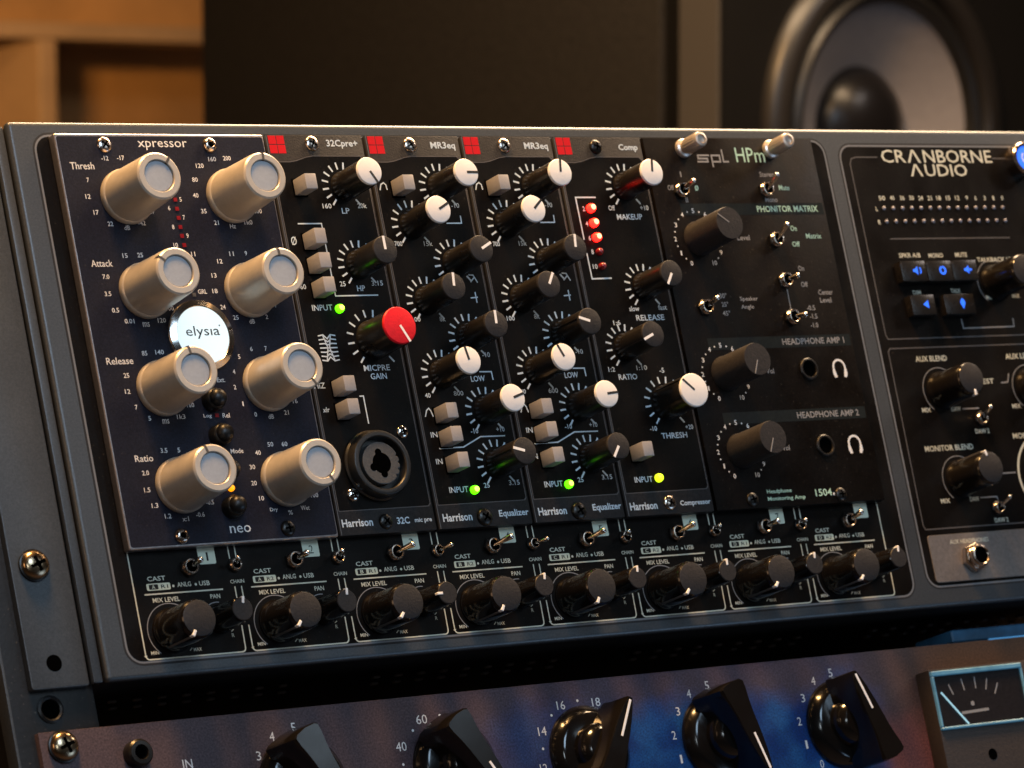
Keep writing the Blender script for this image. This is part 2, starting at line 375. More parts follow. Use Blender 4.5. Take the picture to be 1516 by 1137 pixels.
def pointer_mesh(r, h, m, w=.85, f0=.02, f1=.97, z=.3):
    p = MB(); p.box(-w / 2, w / 2, r * f0, r * f1, h + z - .1, h + z + .06); return p.mesh('pointer', m)
KP = {'w': pointer_mesh(4.75, 16, M['black_line']), 'b': pointer_mesh(4.7, 16, M['white_line'], .9), 'r': pointer_mesh(6.35, 16, M['white_line'], .8, .0), 'W': pointer_mesh(6.0, 16, M['black_line'], .8, .0)}
def ticks_mesh(r0, r1, n=14, a=140.0, w=.62):
    t = MB()
    for i in range(n):
        if n - 5 < i < n - 1: continue
        th = math.radians(-a + 2 * a * i / (n - 1)); s_, c_ = math.sin(th), math.cos(th)
        t.strip([(r0 * s_, r0 * c_), (r1 * s_, r1 * c_)], w, .03, .05)
    me = t.mesh('dial_scale', M['ink_blue'], 0); return me
TK = {'w': ticks_mesh(5.8, 8.2), 'r': ticks_mesh(7.5, 10.0), 'W': ticks_mesh(6.9, 9.3)}
TK['b'] = TK['w']
def small_knob(kind, x, y, ang, par, labels=None):
    body, cap, rib = KB[kind]
    d = put('dial_scale', TK[kind], par, (x, y, ZF)); d['kind'] = 'stuff'
    k = put('knob', body, par, (x, y, ZF), -ang)
    put('cap', cap, k); put('pointer', KP[kind], k); put('side_rib', rib, k)
    if labels: k['label'] = labels
    return k

# champagne knob of the double-wide compressor
eb = MB(); eb.lathe([(0, 0), (8.75, 0), (8.9, .3), (8.9, 1.9), (8.72, 2.3), (8.5, 2.6), (8.42, 3.2), (7.75, 20.6), (7.55, 21.5), (7.05, 22.0), (5.35, 22.0), (5.15, 21.8), (5.10, 20.9), (0, 20.9)], seg=72)
EKB = eb.mesh('knob', M['champagne'], 28)
ed = MB(); ed.lathe([(4.95, 20.6), (4.95, 21.25), (4.75, 21.4), (0, 21.5)], seg=56); EKD = ed.mesh('cap_disc', M['champ_disc'])
en = MB(); en.box(-.42, .42, 5.05, 7.35, 21.3, 22.05); en.box(-.42, .42, 7.1, 7.78, 19.6, 21.75); EKN = en.mesh('pointer_notch', M['notch'])

def sock_screw():
    t = MB(); t.lathe([(2.4, 0), (2.45, .3), (2.35, .8), (2.0, 1.35), (1.5, 1.62), (1.15, 1.66), (1.0, 1.5), (1.0, .5), (0, .45)], seg=30); return t.mesh('screw', M['nickel'])
SOCK = sock_screw()
def dome_cross(r, h, m, name='screw'):
    t = MB(); n = 7
    t.lathe([(r * 1.02, 0)] + [(r * math.cos(math.pi / 2 * i / n * .98), h * .25 + h * .75 * math.sin(math.pi / 2 * i / n)) for i in range(n)] + [(0, h)], seg=30)
    return t.mesh(name, m)
def cross_slot(r, h):
    t = MB()
    t.box(-r * .56, r * .56, -r * .11, r * .11, h * .7, h * 1.02); t.box(-r * .11, r * .11, -r * .56, r * .56, h * .7, h * 1.018)
    t.lathe([(r * .26, h * .8), (r * .22, h * 1.02), (0, h * 1.02)], seg=12)
    return t.mesh('cross_recess', M['hole'])
PH = {k: (dome_cross(r, h, M[mm]), cross_slot(r, h)) for k, r, h, mm in (('brz', 2.5, 1.1, 'nickel'), ('dark', 2.5, 1.3, 'dark_screw'), ('nick', 2.2, 1.4, 'chrome'), ('big', 4.5, 2.7, 'bronze'), ('mid', 2.9, 1.6, 'dark_screw'))}
def phillips(kind, x, y, z, par, rz=None):
    s = put('screw', PH[kind][0], par, (x, y, z), random.uniform(0, 90) if rz is None else rz)
    put('cross_recess', PH[kind][1], s); return s

bt = MB(); bt.box(-2.15, 2.15, -2.6, 2.6, 0, 7.4, .38); BTN = bt.mesh('push_button', M['button'])
bs = MB(); bs.box(-2.6, 2.6, -3.05, 3.05, .03, .10); BSL = bs.mesh('button_slot', M['hole'])
def sq_button(x, y, par):
    b = put('push_button', BTN, par, (x, y, ZF)); put('button_slot', BSL, b)
def led(x, y, par, kind, z=ZF, r=1.45):
    t = MB(); t.lathe([(r, 0), (r, r * .6), (r * .86, r * 1.1), (r * .5, r * 1.45), (0, r * 1.6)], seg=24)
    o = put('indicator_light', t.mesh('indicator_light', M[kind]), par, (x, y, z))
    if kind + '_core' in M:
        c = MB(); c.lathe([(r * .60, r * 1.40), (r * .54, r * 1.54), (r * .3, r * 1.68), (0, r * 1.72)], seg=20); put('light_core', c.mesh('light_core', M[kind + '_core']), o)
    return o

# toggle switch: hexagonal nut, threaded collar and bat lever
def toggle(x, y, z, tx, ty, tz, par, s=1.0, bm='nickel'):
    n = MB(); n.lathe([(3.0 * s, 0), (3.3 * s, .2), (3.3 * s, .9 * s), (3.0 * s, 1.15 * s), (2.2 * s, 1.15 * s)], seg=6 if s > .9 else 28, ang0=random.uniform(0, 1))
    t = put('toggle_switch', n.mesh('toggle_switch', M['dark_screw']), par, (x, y, z))
    b = MB(); pr = [(2.55 * s, .9 * s)]
    for i in range(3): pr += [(2.7 * s, 1.15 * s + .42 * i), (2.5 * s, 1.15 * s + .42 * i + .2)]
    pr += [(2.65 * s, 2.6 * s), (2.55 * s, 2.95 * s), (2.2 * s, 3.0 * s), (1.95 * s, 2.8 * s), (1.9 * s, 1.6 * s)]
    b.lathe(pr, seg=32); put('collar', b.mesh('collar', M[bm]), t)
    b = MB(); b.lathe([(1.95 * s, 1.9 * s), (0, 1.9 * s)], seg=24); put('collar_recess', b.mesh('collar_recess', M['hole'], 0), t)
    l = MB(); l.rod((0, 0, 1.9 * s), (tx - x, ty - y, tz), .62 * s, 1.12 * s, 18); put('lever', l.mesh('lever', M['chrome']), t)
    return t

# ================================================================== HOST RACK UNIT
host = thing('rack_mount_module_host', 'grey framed rack unit holding the plug-in modules, eight numbered channels along its lower edge', 'audio rack unit')
b = MB(); b.box(-13.1, 430, -39.2, 138.2, -3.6, 0, 1.6, 4); put('bezel', b.mesh('bezel', M['frame']), host)
b = MB(); b.box(-16.9, -13.6, -38.9, 137.2, -4.6, -1.9, .7, 2); put('side_step', b.mesh('side_step', M['frame']), host)
for i, (xa, xb) in enumerate(((-37.0, -17.5), (430.5, 445.6))):
    pts = rrect(xa, xb, -39.1, 137.8, .8, 2)
    b = MB(); b.prism(pts, -6.2, -3.6, .35); e = put('rack_ear', b.mesh('rack_ear', M['frame']), host)
    for yy in ((-31.4, 100.8, -0.9 + 200) if i == 0 else (-31.4, 129)):
        if yy > 130: continue
        h = MB(); h.lathe([(2.6, -3.62), (2.62, -3.57), (0, -3.57)], seg=28); put('mounting_hole', h.mesh('mounting_hole', M['hole']), e, ((-28.2 if i == 0 else 438), yy, 0))
b = MB(); b.box(-12.5, 429, -38.2, 137, -210, -3.8); put('chassis_body', b.mesh('chassis_body', M['chassis']), host)
vb = MB()
for gx in range(0, 420, 9):
    if gx % 108 in (81, 90, 99): continue
    for zz, dx in ((-40.2, 0), (-52.6, 7)):
        x = 1 + gx + dx
        vb.box(x - 1.3, x + 1.3, -39.1, -38.15, zz - .9, zz + .9, .35, 2)
v_ = put('underside_vent_glints', vb.mesh('underside_vent_glints', M['alu']), host); v_['kind'] = 'stuff'  # bright metal bumps stand in for glints on the vent perforations
for nm, (x0, x1, y0, y1) in (('main', (-5.9, 314.0, -35.3, 134.6)), ('right', (319.0, 426, -33.0, 132.9))):
    for off, m, z in ((0, 'dark_line', .03), (.7, 'frame_line', .05), (1.35, 'panel', .08)):
        b = MB(); b.prism(rrect(x0 + off, x1 - off, y0 + off, y1 - off, 6.2 - off, 6), -.4, z)
        put({'dark_line': 'groove', 'frame_line': 'groove_highlight', 'panel': 'black_panel'}[m], b.mesh('p', M[m], 0), host)
ZP = .1
# raised divider between the module bay and the monitor section
# mixer channels
CH_TIP = [(0.2, .3), (0.7, .1), (2.9, .5), (3.5, .9), (3.0, .7), (2.7, .8), (1.0, -.4), (.8, 1.0)]
CT_TIP = [(-2.1, .6), (-1.9, .5), (2.3, 0), (2.2, -.3), (-2.7, .3), (-2.0, .1), (-2.2, -.1)]
CASTN = ['A', 'A', 'B', 'B', 'C', 'C', 'D', 'D']
mk = MB(); mk.lathe([(0, 0), (7.0, 0), (7.05, .7), (6.55, 1.6), (6.3, 3.0), (6.25, 14.6), (6.1, 16.2), (5.6, 16.9), (5.0, 17.05), (0, 17.2)], seg=56); MIXK = mk.mesh('mix_level_knob', M['glass_black'])
mc = MB(); mc.lathe([(5.9, 16.3), (5.55, 16.95), (5.0, 17.12), (0, 17.25)], seg=48); MIXC = mc.mesh('cap', M['cap_dark'])
mp_ = MB(); mp_.box(-.32, .32, 6.0, 6.65, 2, 15.4, .1, 1); MIXL = mp_.mesh('side_line', M['ink_dim'])
mq = MB(); mq.box(-.5, .5, 4.3, 6.42, 15.3, 17.32, .15, 1); MIXP = mq.mesh('pointer', M['white_line'])
pk = MB(); pk.lathe([(0, 0), (4.6, 0), (4.6, .8), (4.1, 1.6), (3.95, 13.0), (3.75, 14.2), (3.4, 14.5), (0, 14.5)], seg=44); PANK = pk.mesh('pan_knob', M['glass_black'])
pc = MB(); pc.lathe([(3.7, 14.2), (3.4, 14.58), (0, 14.66)], seg=40); PANC = pc.mesh('cap', M['cap_dark'])
pp = MB(); pp.box(-.42, .42, 1.9, 4.1, 13.2, 14.76, .12, 1); PANP = pp.mesh('pointer', M['white_line'])
ring = MB(); ring.strip(arc(0, 0, 8.6, -142, 60, 40), .28, 0, .02); RING = ring.mesh('dial_ring', M['ink_grey'], 0)
pring = MB(); pring.strip(arc(0, 0, 5.6, -62, 10, 12), .28, 0, .02); PRING = pring.mesh('dial_ring', M['ink_grey'], 0)
for k in range(8):
    X = 38.1 * k
    # outline of the channel strip
    o = MB()
    r_ = 1.3
    def corner(cx, cy, a0):
        return [(cx + r_ * math.cos(math.radians(a0 + 90 * i / 4)), cy + r_ * math.sin(math.radians(a0 + 90 * i / 4))) for i in range(5)]
    o.strip([(X + 1.2, 0.2 if k == 0 else -25.2), (X + 1.2, -32.3)] + corner(X + 1.2 + r_, -32.3, 180) + corner(X + 36.7 - r_, -32.3, 270) + [(X + 36.8, -25.2)], .42, ZP, ZP + .02)
    if k == 0: o.strip([(X + 1.2, .2), (X + 3.5, .8)], .35, ZP, ZP + .02)
    if k == 7:
        o.strip([(X + 36.8, 1.0), (X + 36.8, -17.5)], .42, ZP, ZP + .02)
    else:
        for dx in (36.9, 39.3):
            o.strip([(X + dx, .5), (X + dx, -3.9)], .4, ZP, ZP + .02); o.strip([(X + dx, -12.8), (X + dx, -17.0)], .4, ZP, ZP + .02)
    o.strip([(X + 4.6, -13.35), (X + 32.5, -13.35)], .42, ZP, ZP + .02)
    o.strip([(X + 17.8, -31.0), (X + 16.9, -31.8)], .3, ZP, ZP + .02); o.strip([(X + 33.6, -26.3), (X + 32.7, -26.9)], .3, ZP, ZP + .02)
    put('channel_outline', o.mesh('channel_outline', M['ink_cream'], 0), host)
    T = [('CAST', 9.7, -8.5, 6.4, 1.45), ('ANLG', 19.1, -10.9, 4.9, 1.5), ('USB', 26.3, -11.0, 3.8, 1.5), ('MIX LEVEL', 11.9, -15.3, 9.6, 1.45), ('PAN', 29.3, -15.4, 3.5, 1.4), ('MIN', 4.6, -31.6, 2.8, 1.1), ('MAX', 19.7, -32.0 + .4, 2.9, 1.1), ('R', 33.1, -28.1, .9, 1.2)]
    if k < 7: T.append(('CHAIN', 38.1, -11.2, 5.0, 1.2))
    texts([(s, x + X, y, w, h) for s, x, y, w, h in T], ZP + .02, M['ink_cream'], host, .01)
    for dx in (15.2, 23.2):
        d = MB(); d.lathe([(.42, 0), (0, 0.01)], seg=10); put('print_dot', d.mesh('print_dot', M['ink_cream'], 0), host, (X + dx, -11.2, ZP + .02))
    g = MB(); g.prism(rrect(X + 5.8, X + 14.2, -12.2, -10.0, .45, 3), ZP, ZP + .02); put('input_tag', g.mesh('input_tag', M['tag'], 0), host)
    g = MB(); g.prism(rrect(X + 6.6, X + 9.9, -11.9, -10.3, .25, 2), ZP + .02, ZP + .03); put('input_tag_block', g.mesh('input_tag_block', M['ink_dark'], 0), host)
    text(CASTN[k], X + 8.2, -11.1, 1.2, 1.2, ZP + .045, M['tag'], host, .01)
    text('R1' if k % 2 == 0 else 'R2', X + 12.1, -11.1, 2.5, 1.2, ZP + .04, M['ink_dark'], host, .01)
    g = MB(); g.prism(rrect(X + 25.8, X + 31.9, -5.1, 1.2, .5, 3), ZP, ZP + .02); put('number_tag', g.mesh('number_tag', M['tag'], 0), host)
    text(str(k + 1), X + 29.0, -2.7, 1.5 if k else .7, 2.7, ZP + .035, M['ink_dark'], host, .0)
    toggle(X + 21.5, -5.9, ZP, X + 21.5 + CH_TIP[k][0] + .2, -5.9 + CH_TIP[k][1] + .6, 8.2, host, .92)
    if k < 7: toggle(X + 38.1, -6.1, ZP, X + 38.1 + CT_TIP[k][0], -6.1 + CT_TIP[k][1] + .6, 6.6, host, .68)
    x = X + 12.0; yk = -25.1
    put('dial_ring', RING, host, (x, yk, ZP))
    kn = put('mix_level_knob', MIXK, host, (x, yk, ZP), 147 + random.uniform(-5, 5)); put('cap', MIXC, kn); put('side_line', MIXL, kn); put('pointer', MIXP, kn)
    xp, yp = X + 29.2, -22.9
    put('dial_ring', PRING, host, (xp, yp, ZP))
    kn = put('pan_knob', PANK, host, (xp, yp, ZP), 90 if k == 2 else -8 + random.uniform(-5, 5)); put('cap', PANC, kn); put('pointer', PANP, kn)

# monitor section on the right
for P_ in ([(337.5, 127.6), (327.5, 127.6), (325.0, 127.0), (324.0, 125.0), (324.0, 61.0), (324.8, 59.4), (420, 59.4)],
           [(420, 55.9), (324.6, 55.9), (323.6, 54.8), (323.0, -9.5), (323.8, -11.0), (420, -11.0)], [(393.5, 127.3), (401, 127.3)], [(335.6, 96.8), (394.2, 96.7)]):
    o = MB(); o.strip(P_, .42, ZP, ZP + .02); put('section_outline', o.mesh('section_outline', M['ink_dim'], 0), host)
for P_ in ([(361.8, 66.2), (361.9, 62.6), (386.9, 62.7), (387.1, 65.8)], [(353.1, 32.5), (361.2, 32.5)], [(352.9, -.7), (360.8, -.7), (361.2, -1.9)], [(363.3, 7.8), (372.6, 7.8)], [(374.6, 41.6), (378, 41.8), (379.3, 45.0)]):
    o = MB(); o.strip(P_, .45, ZP, ZP + .02); put('guide_line', o.mesh('guide_line', M['ink_grey'], 0), host)
# big maker's name: the As have no crossbar
CR = [('CR', 345.3, 128.0, 11.6), ('Λ', 355.0, 128.0, 6.4), ('NBORNE', 376.6, 128.0, 33.6)]
for s, x, y, w in CR: text(s, x, y, w, 4.9, ZP + .02, M['ink_cream'], host, .004)
for s, x, y, w in (('Λ', 355.0, 122.7, 6.0), ('UDIO', 369.6, 122.7, 20.6)): text(s, x, y, w, 4.6, ZP + .02, M['ink_cream'], host, .004)
texts([('50', 335.7, 112.2, 3.0, 1.7), ('40', 340.6, 112.2, 2.1, 1.7), ('36', 345.4, 112.2, 2.2, 1.7), ('30', 349.9, 112.2, 2.2, 1.7), ('24', 354.3, 112.1, 2.2, 1.7), ('21', 358.7, 112.1, 2.0, 1.7), ('18', 363.1, 112.1, 2.1, 1.7), ('15', 367.7, 112.1, 2.1, 1.7), ('12', 372.2, 112.1, 2.1, 1.7), ('9', 376.9, 112.1, 1.1, 1.7), ('6', 381.2, 112.0, 1.0, 1.7), ('3', 385.8, 112.0, 1.0, 1.7), ('1', 390.1, 112.0, .7, 1.7), ('0', 394.5, 112.0, 1.1, 1.7), ('L', 332.2, 108.1, .9, 1.7), ('R', 332.2, 103.1, 1.2, 1.7),
       ('SPKR A/B', 343.3, 90.5, 10.3, 1.7), ('MONO', 355.8, 90.3, 7.0, 1.7), ('MUTE', 368.2, 90.4, 5.8, 1.7), ('TALKBACK LEVEL', 386.3, 88.4, 21.5, 1.7), ('DIM', 343.0, 76.5, 3.8, 1.6), ('TALK', 361.9, 76.8, 4.8, 1.6), ('AUX BLEND', 343.2, 51.7, 15.0, 2.1), ('AUX LEVEL', 386.9, 51.4, 15.0, 2.1), ('EST', 368.5, 42.4, 5.4, 1.9),
       ('MIX', 335.9, 32.7, 4.2, 1.7), ('DAW', 350.1, 32.6, 4.4, 1.7), ('DAW 2', 360.5, 23.9, 6.8, 1.7), ('MIX', 379.8, 32.6, 4.2, 1.7), ('MONITOR BLEND', 342.9, 18.4, 23.2, 2.1), ('MONITOR LEVEL', 386.7, 21.4, 23.6, 2.1), ('MIX', 335.9, -1.0, 4.4, 1.7), ('DAW', 349.9, -1.0, 4.4, 1.7), ('DAW 2', 360.8, -9.4, 6.6, 1.7), ('MIX', 378, 75.5 - 1.5, 3.6, 1.5), ('MAX', 391, 74.3, 3.6, 1.5)], ZP + .02, M['ink_cream'], host, .012)
dl = MB(); dl.lathe([(.75, 0), (.72, .3), (.4, .55), (0, .6)], seg=16); DL = dl.mesh('level_light', M['led_clear'])
for row, (x0, y) in enumerate(((335.6, 108.3), (335.6, 103.3))):
    for i in range(14): put('level_light', DL, host, (x0 + 4.47 * i, y, ZP))
def sym(kind):
    s = MB()
    if kind == 0: s.prism([(-1.9, -.5), (-1.0, -.5), (.3, -1.6), (.3, 1.6), (-1.0, .5), (-1.9, .5)], 0, .05); s.strip(arc(.2, 0, 1.6, 45, 135, 6), .5, 0, .05)
    elif kind == 1: s.strip(arc(0, 0, 1.25, 0, 345, 16), .75, 0, .05)
    elif kind == 2: s.prism([(-1.9, -.5), (-1.0, -.5), (.3, -1.6), (.3, 1.6), (-1.0, .5), (-1.9, .5)], 0, .05); s.prism([(.6, -.4), (1.7, -.4), (1.7, .4), (.6, .4)], 0, .05)
    elif kind == 3: s.prism([(-1.6, 0), (.9, -1.5), (.9, 1.5)], 0, .05)
    else: s.prism([(0, -2.1), (1.2, .2), (.8, 1.2), (0, 2.0), (-.8, 1.2), (-1.2, .2)], 0, .05)
    return s.mesh('key_symbol', M['blue'], 0)
for i, (x, y, hw) in enumerate(((340.6, 83.5, 6.0), (353.0, 83.4, 6.0), (365.4, 83.5, 6.0), (341.8, 70.8, 5.6), (359.4, 70.8, 7.2))):
    cb = MB(); cb.box(-hw, hw, -3.8, 3.8, 0, 3.6, .4)
    kk = put('square_key', cb.mesh('square_key', M['black_pl']), host, (x, y, ZP)); put('key_symbol', sym(i), kk, (1.4, .2, 3.62))
# knobs of the monitor section
for x, y, a, nm in ((381.2 + 1.0, 79.0 + .5, 108, 'talkback_knob'), (345.0, 39.6, 176, 'blend_knob'), (345.4, 6.6, -14, 'blend_knob'), (388.5, 39.4, 176, 'level_knob')):
    kn = put(nm, MIXK, host, (x, y, ZP), -a); put('cap', MIXC, kn); put('side_line', MIXL, kn); put('pointer', MIXP, kn)
    put('dial_ring', RING, host, (x, y, ZP))
big = MB(); big.strip(arc(389.5, 6.2, 15.6, -150, 150, 50), .9, ZP, ZP + .02); put('dial_ring', big.mesh('dial_ring', M['ink_cream'], 0), host)
kb = MB(); kb.lathe([(0, 0), (11.5, 0), (11.2, 1.2), (10.6, 2), (10.2, 15), (9.6, 16.2), (0, 16.5)], seg=56); put('monitor_level_knob', kb.mesh('monitor_level_knob', M['glass_black']), host, (389.5, 6.2, ZP))
for (x, y), (tx, ty) in (((360.7, 28.3), (359.4, 30.9)), ((359.8, -5.0), (359.6, -2.8))): toggle(x, y, ZP, tx + .5, ty + .4, 8, host, .78)
pb = MB(); pb.lathe([(6.3, 0), (6.3, 4.6), (5.9, 5.1), (4.9, 5.1), (4.7, 4.6), (0, 4.6)], seg=40); pbo = put('power_button', pb.mesh('power_button', M['nickel']), host, (406.3, 125.9, ZP))
pf = MB(); pf.lathe([(4.6, 4.62), (4.5, 4.9), (0, 5.0)], seg=32); put('lit_face', pf.mesh('lit_face', M['blue']), pbo)
pi = MB(); pi.strip(arc(0, 0, 2.2, 35, 325, 18), .5, 5.02, 5.06); pi.strip([(0, .6), (0, 2.8)], .5, 5.02, 5.06); put('power_symbol', pi.mesh('power_symbol', M['white_line'], 0), pbo)
g = MB(); g.prism(rrect(323.6, 424, -30.6, -13.3, 1.2, 4), ZP, ZP + .35, .15); aux = put('aux_plate', g.mesh('aux_plate', M['aux_grey'], 0), host)
texts([('AUX HEADPHONES', 342.8, -16.2, 18.6, 1.6)], ZP + .38, M['ink_cream'], host, .01)
jk = MB(); jk.lathe([(5.3, .3), (5.5, .6), (5.5, 2.4), (5.0, 2.9), (3.9, 2.9)], seg=6, ang0=.3); j = put('headphone_jack', jk.mesh('headphone_jack', M['nickel']), host, (342.6, -22.7, ZP))
jk = MB(); jk.lathe([(4.1, 2.0), (4.2, 3.2), (4.0, 3.4), (4.2, 3.7), (4.0, 4.0), (4.1, 5.2), (3.7, 5.7), (3.3, 5.8), (3.0, 5.5), (3.0, 1.5), (0, 1.5)], seg=36); put('collar', jk.mesh('collar', M['nickel']), j)
jk = MB(); jk.lathe([(3.0, 5.2), (0, 5.2)], seg=24); put('socket_opening', jk.mesh('socket_opening', M['hole']), j)

# ================================================================== DOUBLE-WIDE COMPRESSOR
comp = thing('compressor_module', 'wide navy blue module with eight champagne knobs and a glowing white round badge', 'audio module', (0, 0, ZP))
b = MB(); b.box(.15, 76.0, 0, 133.2, 0, ZF, .75, 3); put('faceplate_body', b.mesh('faceplate_body', M['alu']), comp)
b = MB(); b.prism(rrect(.75, 75.4, .75, 132.25, .8, 3), ZF - .5, ZF + .04); put('navy_face', b.mesh('navy_face', M['navy'], 0), comp)
EK = [(21.4, 112.3, 38), (59.5, 112.4, 4), (21.8, 81.8, -51), (59.6, 81.3, -5), (21.6, 50.4, -10), (59.9, 50.5, 148), (21.9, 19.3, -18), (59.9, 19.4, 151)]
for x, y, a in EK:
    k = put('knob', EKB, comp, (x, y, ZF), -a); put('cap_disc', EKD, k); put('pointer_notch', EKN, k)
ZT = ZF + .07
texts([('Thresh', 8.1, 122.6, 8.4, 2.3), ('Attack', 8.7, 91.1, 7.5, 2.2), ('Release', 8.7, 59.8, 9.4, 2.2), ('Ratio', 10.9, 28.6, 6.4, 2.1)], ZT, M['ink'], comp, .004)
texts([('xpressor', 38.2, 129.3, 17.8, 3.0), ('neo', 40.4, 4.5, 7.6, 2.3)], ZT, M['ink'], comp, .0)
SM = [('-12', 16.6, 125.1, 2.5), ('-17', 22.2, 125.2, 2.6), ('7', 9.2, 118.0, .8), ('12', 8.2, 112.7, 1.8), ('17', 10.0, 107.5, 1.8), ('22', 14.3, 103.8, 1.9), ('dB', 20.0, 102.5, 2.0), ('-42', 25.5, 104.0, 2.6), ('-37', 29.6, 107.6, 2.5), ('160', 55.3, 124.9, 2.8), ('200', 60.8, 125.2, 2.8), ('120', 50.3, 122.7, 2.8), ('80', 47.6, 118.1, 2.0), ('40', 46.8, 112.9, 2.0), ('35', 48.7, 107.7, 2.0), ('21', 52.5, 103.9, 1.7), ('Hz', 58.3, 102.7, 2.1), ('1k0', 64.3, 103.9, 3.0), ('600', 68.6, 107.6, 2.9), ('5', 41.0, 111.6, .8), ('6', 36.3, 108.8, .8), ('7', 41.0, 105.7, .8), ('8', 36.5, 102.6, .8), ('9', 41.1, 99.7, .8), ('10', 36.2, 96.7, 1.6), ('11', 41.9, 93.7, 1.4), ('15', 17.4, 93.5, 1.8), ('25', 22.8, 93.6, 1.9), ('7.0', 9.3, 86.8, 2.4), ('3.5', 8.9, 81.3, 2.3), ('11', 55.9, 93.6, 1.6), ('9', 61.2, 93.7, .8), ('12', 51.1, 91.2, 1.9), ('13', 48.0, 86.6, 1.8), ('18', 47.3, 81.5, 1.9), ('24', 49.1, 76.2, 1.9),
      ('0.5', 10.5, 76.0, 2.5), ('0.01', 14.7, 72.4, 3.4), ('ms', 20.4, 71.2, 2.4), ('120', 26.2, 72.4, 2.9), ('100', 29.9, 76.2, 2.7), ('GRL', 42.7, 81.4, 3.2), ('25', 53.1, 72.7, 2.0), ('dB', 58.8, 71.3, 2.0), ('2', 64.5, 72.7, .9), ('4', 68.3, 76.4, .9), ('85', 17.9, 62.0, 1.9), ('140', 23.3, 62.2, 3.0), ('25', 10.1, 55.1, 2.0), ('12', 9.5, 50.0, 1.9), ('7', 11.5, 44.9, .9), ('5', 15.5, 41.2, .9), ('ms', 21.0, 40.0, 2.4), ('1k3', 26.7, 41.3, 3.0), ('160', 30.8, 44.9, 2.6), ('Ext.', 43.4, 52.6, 3.0), ('Log', 36.2, 41.1, 2.9), ('Rel', 42.9, 41.1, 2.6), ('6', 56.6, 62.3, .9), ('7', 61.9, 62.3, .8), ('5', 51.6, 59.9, .8), ('4', 48.7, 55.1, .9), ('2', 48.0, 50.1, .9), ('1', 49.8, 44.6, .45), ('0', 53.7, 41.0, .9), ('dB', 59.2, 40.1, 2.0), ('21', 65.1, 41.2, 1.7), ('16', 69.1, 44.8, 1.8),
      ('3.5', 18.4, 30.8, 2.4), ('5', 23.7, 30.7, .9), ('2.0', 10.5, 24.0, 2.4), ('1.5', 10.0, 18.6, 2.2), ('1.3', 11.7, 13.6, 2.3), ('1.2', 15.6, 10.0, 2.3), ('x:1', 21.6, 8.8, 2.3), ('-0.6', 27.1, 9.9, 3.0), ('-0.5', 31.3, 13.6, 2.8), ('Mode', 44.4, 29.5, 4.6), ('50', 57.0, 31.1, 2.1), ('60', 62.2, 31.0, 2.1), ('40', 51.9, 28.6, 2.0), ('30', 48.9, 24.1, 2.0), ('20', 48.4, 18.9, 2.0), ('10', 50.1, 13.9, 1.8), ('Dry', 53.8, 9.9, 2.8), ('%', 59.7, 8.8, 1.6), ('Wet', 65.4, 10.0, 3.2), ('100', 69.7, 13.9, 2.7)]
texts([(s, x, y, w, 1.5) for s, x, y, w in SM], ZT, M['ink'], comp, .008)
bd = MB(); bd.lathe([(11.6, 0), (11.7, 1.3), (11.4, 1.9), (9.5, 2.5), (9.25, 2.3)], seg=72); bo = put('round_badge', bd.mesh('round_badge', M['chrome'], 25), comp, (38.6, 66.7, ZF))
bd = MB(); bd.lathe([(9.35, 2.2), (9.2, 2.42), (0, 2.46)], seg=60); put('lit_disc', bd.mesh('lit_disc', M['badge']), bo)
text('elysıa', .2 + 38.4, 66.6 + .9, 12.2, 4.2, ZF + 2.5, mat('badge_grey_ink', (.02, .03, .04), .5), comp, .002)
d = MB(); d.lathe([(.28, 2.48), (0, 2.5)], seg=10); put('print_dot', d.mesh('print_dot', M['notch'], 0), bo, (6.4, 2.9, 0))
bb = MB(); bb.lathe([(0, 0), (3.5, 0), (3.5, 3.2), (3.15, 3.8), (2.85, 4.0), (2.8, 5.0), (2.3, 5.9), (1.3, 6.5), (0, 6.7)], seg=40); BBM = bb.mesh('round_push_button', M['rubber'])
for x, y in ((38.5, 45.9), (38.6, 34.5), (38.6, 23.0), (38.5, 11.4)): put('round_push_button', BBM, comp, (x, y, ZF))
sl = MB(); sl.prism([(-.62, -.62), (.62, -.62), (.62, .62), (-.62, .62)], 0, .25); SLM = sl.mesh('small_indicator', M['led_small'], 0)
for x, y in ((39.0, 111.5), (39.0, 108.5), (39.0, 105.5), (39.0, 102.5), (39.0, 99.6), (39.2, 96.6), (39.5, 41.2)): put('small_indicator', SLM, comp, (x, y, ZT))
sl = MB(); sl.prism([(-.6, -.6), (.6, -.6), (.6, .6), (-.6, .6)], 0, .25); put('small_indicator', sl.mesh('small_indicator', M['notch'], 0), comp, (39.4, 80.4, ZT))
led(39.6, 17.6, comp, 'led_orange', ZF, 1.05)
phillips('brz', 17.2, 129.4, ZF, comp); phillips('dark', 57.6, 3.7, ZF, comp)
for x, y in ((55.1, 129.4), (18.9, 3.4)): put('screw', SOCK, comp, (x, y, ZF))
SOCKH = MB().lathe([(1.0, 1.0), (0, 1.0)], seg=6).mesh('hex_recess', M['hole'])
for c in list(comp.children):
    if c.name.startswith('screw') and c.data == SOCK: put('hex_recess', SOCKH, c)

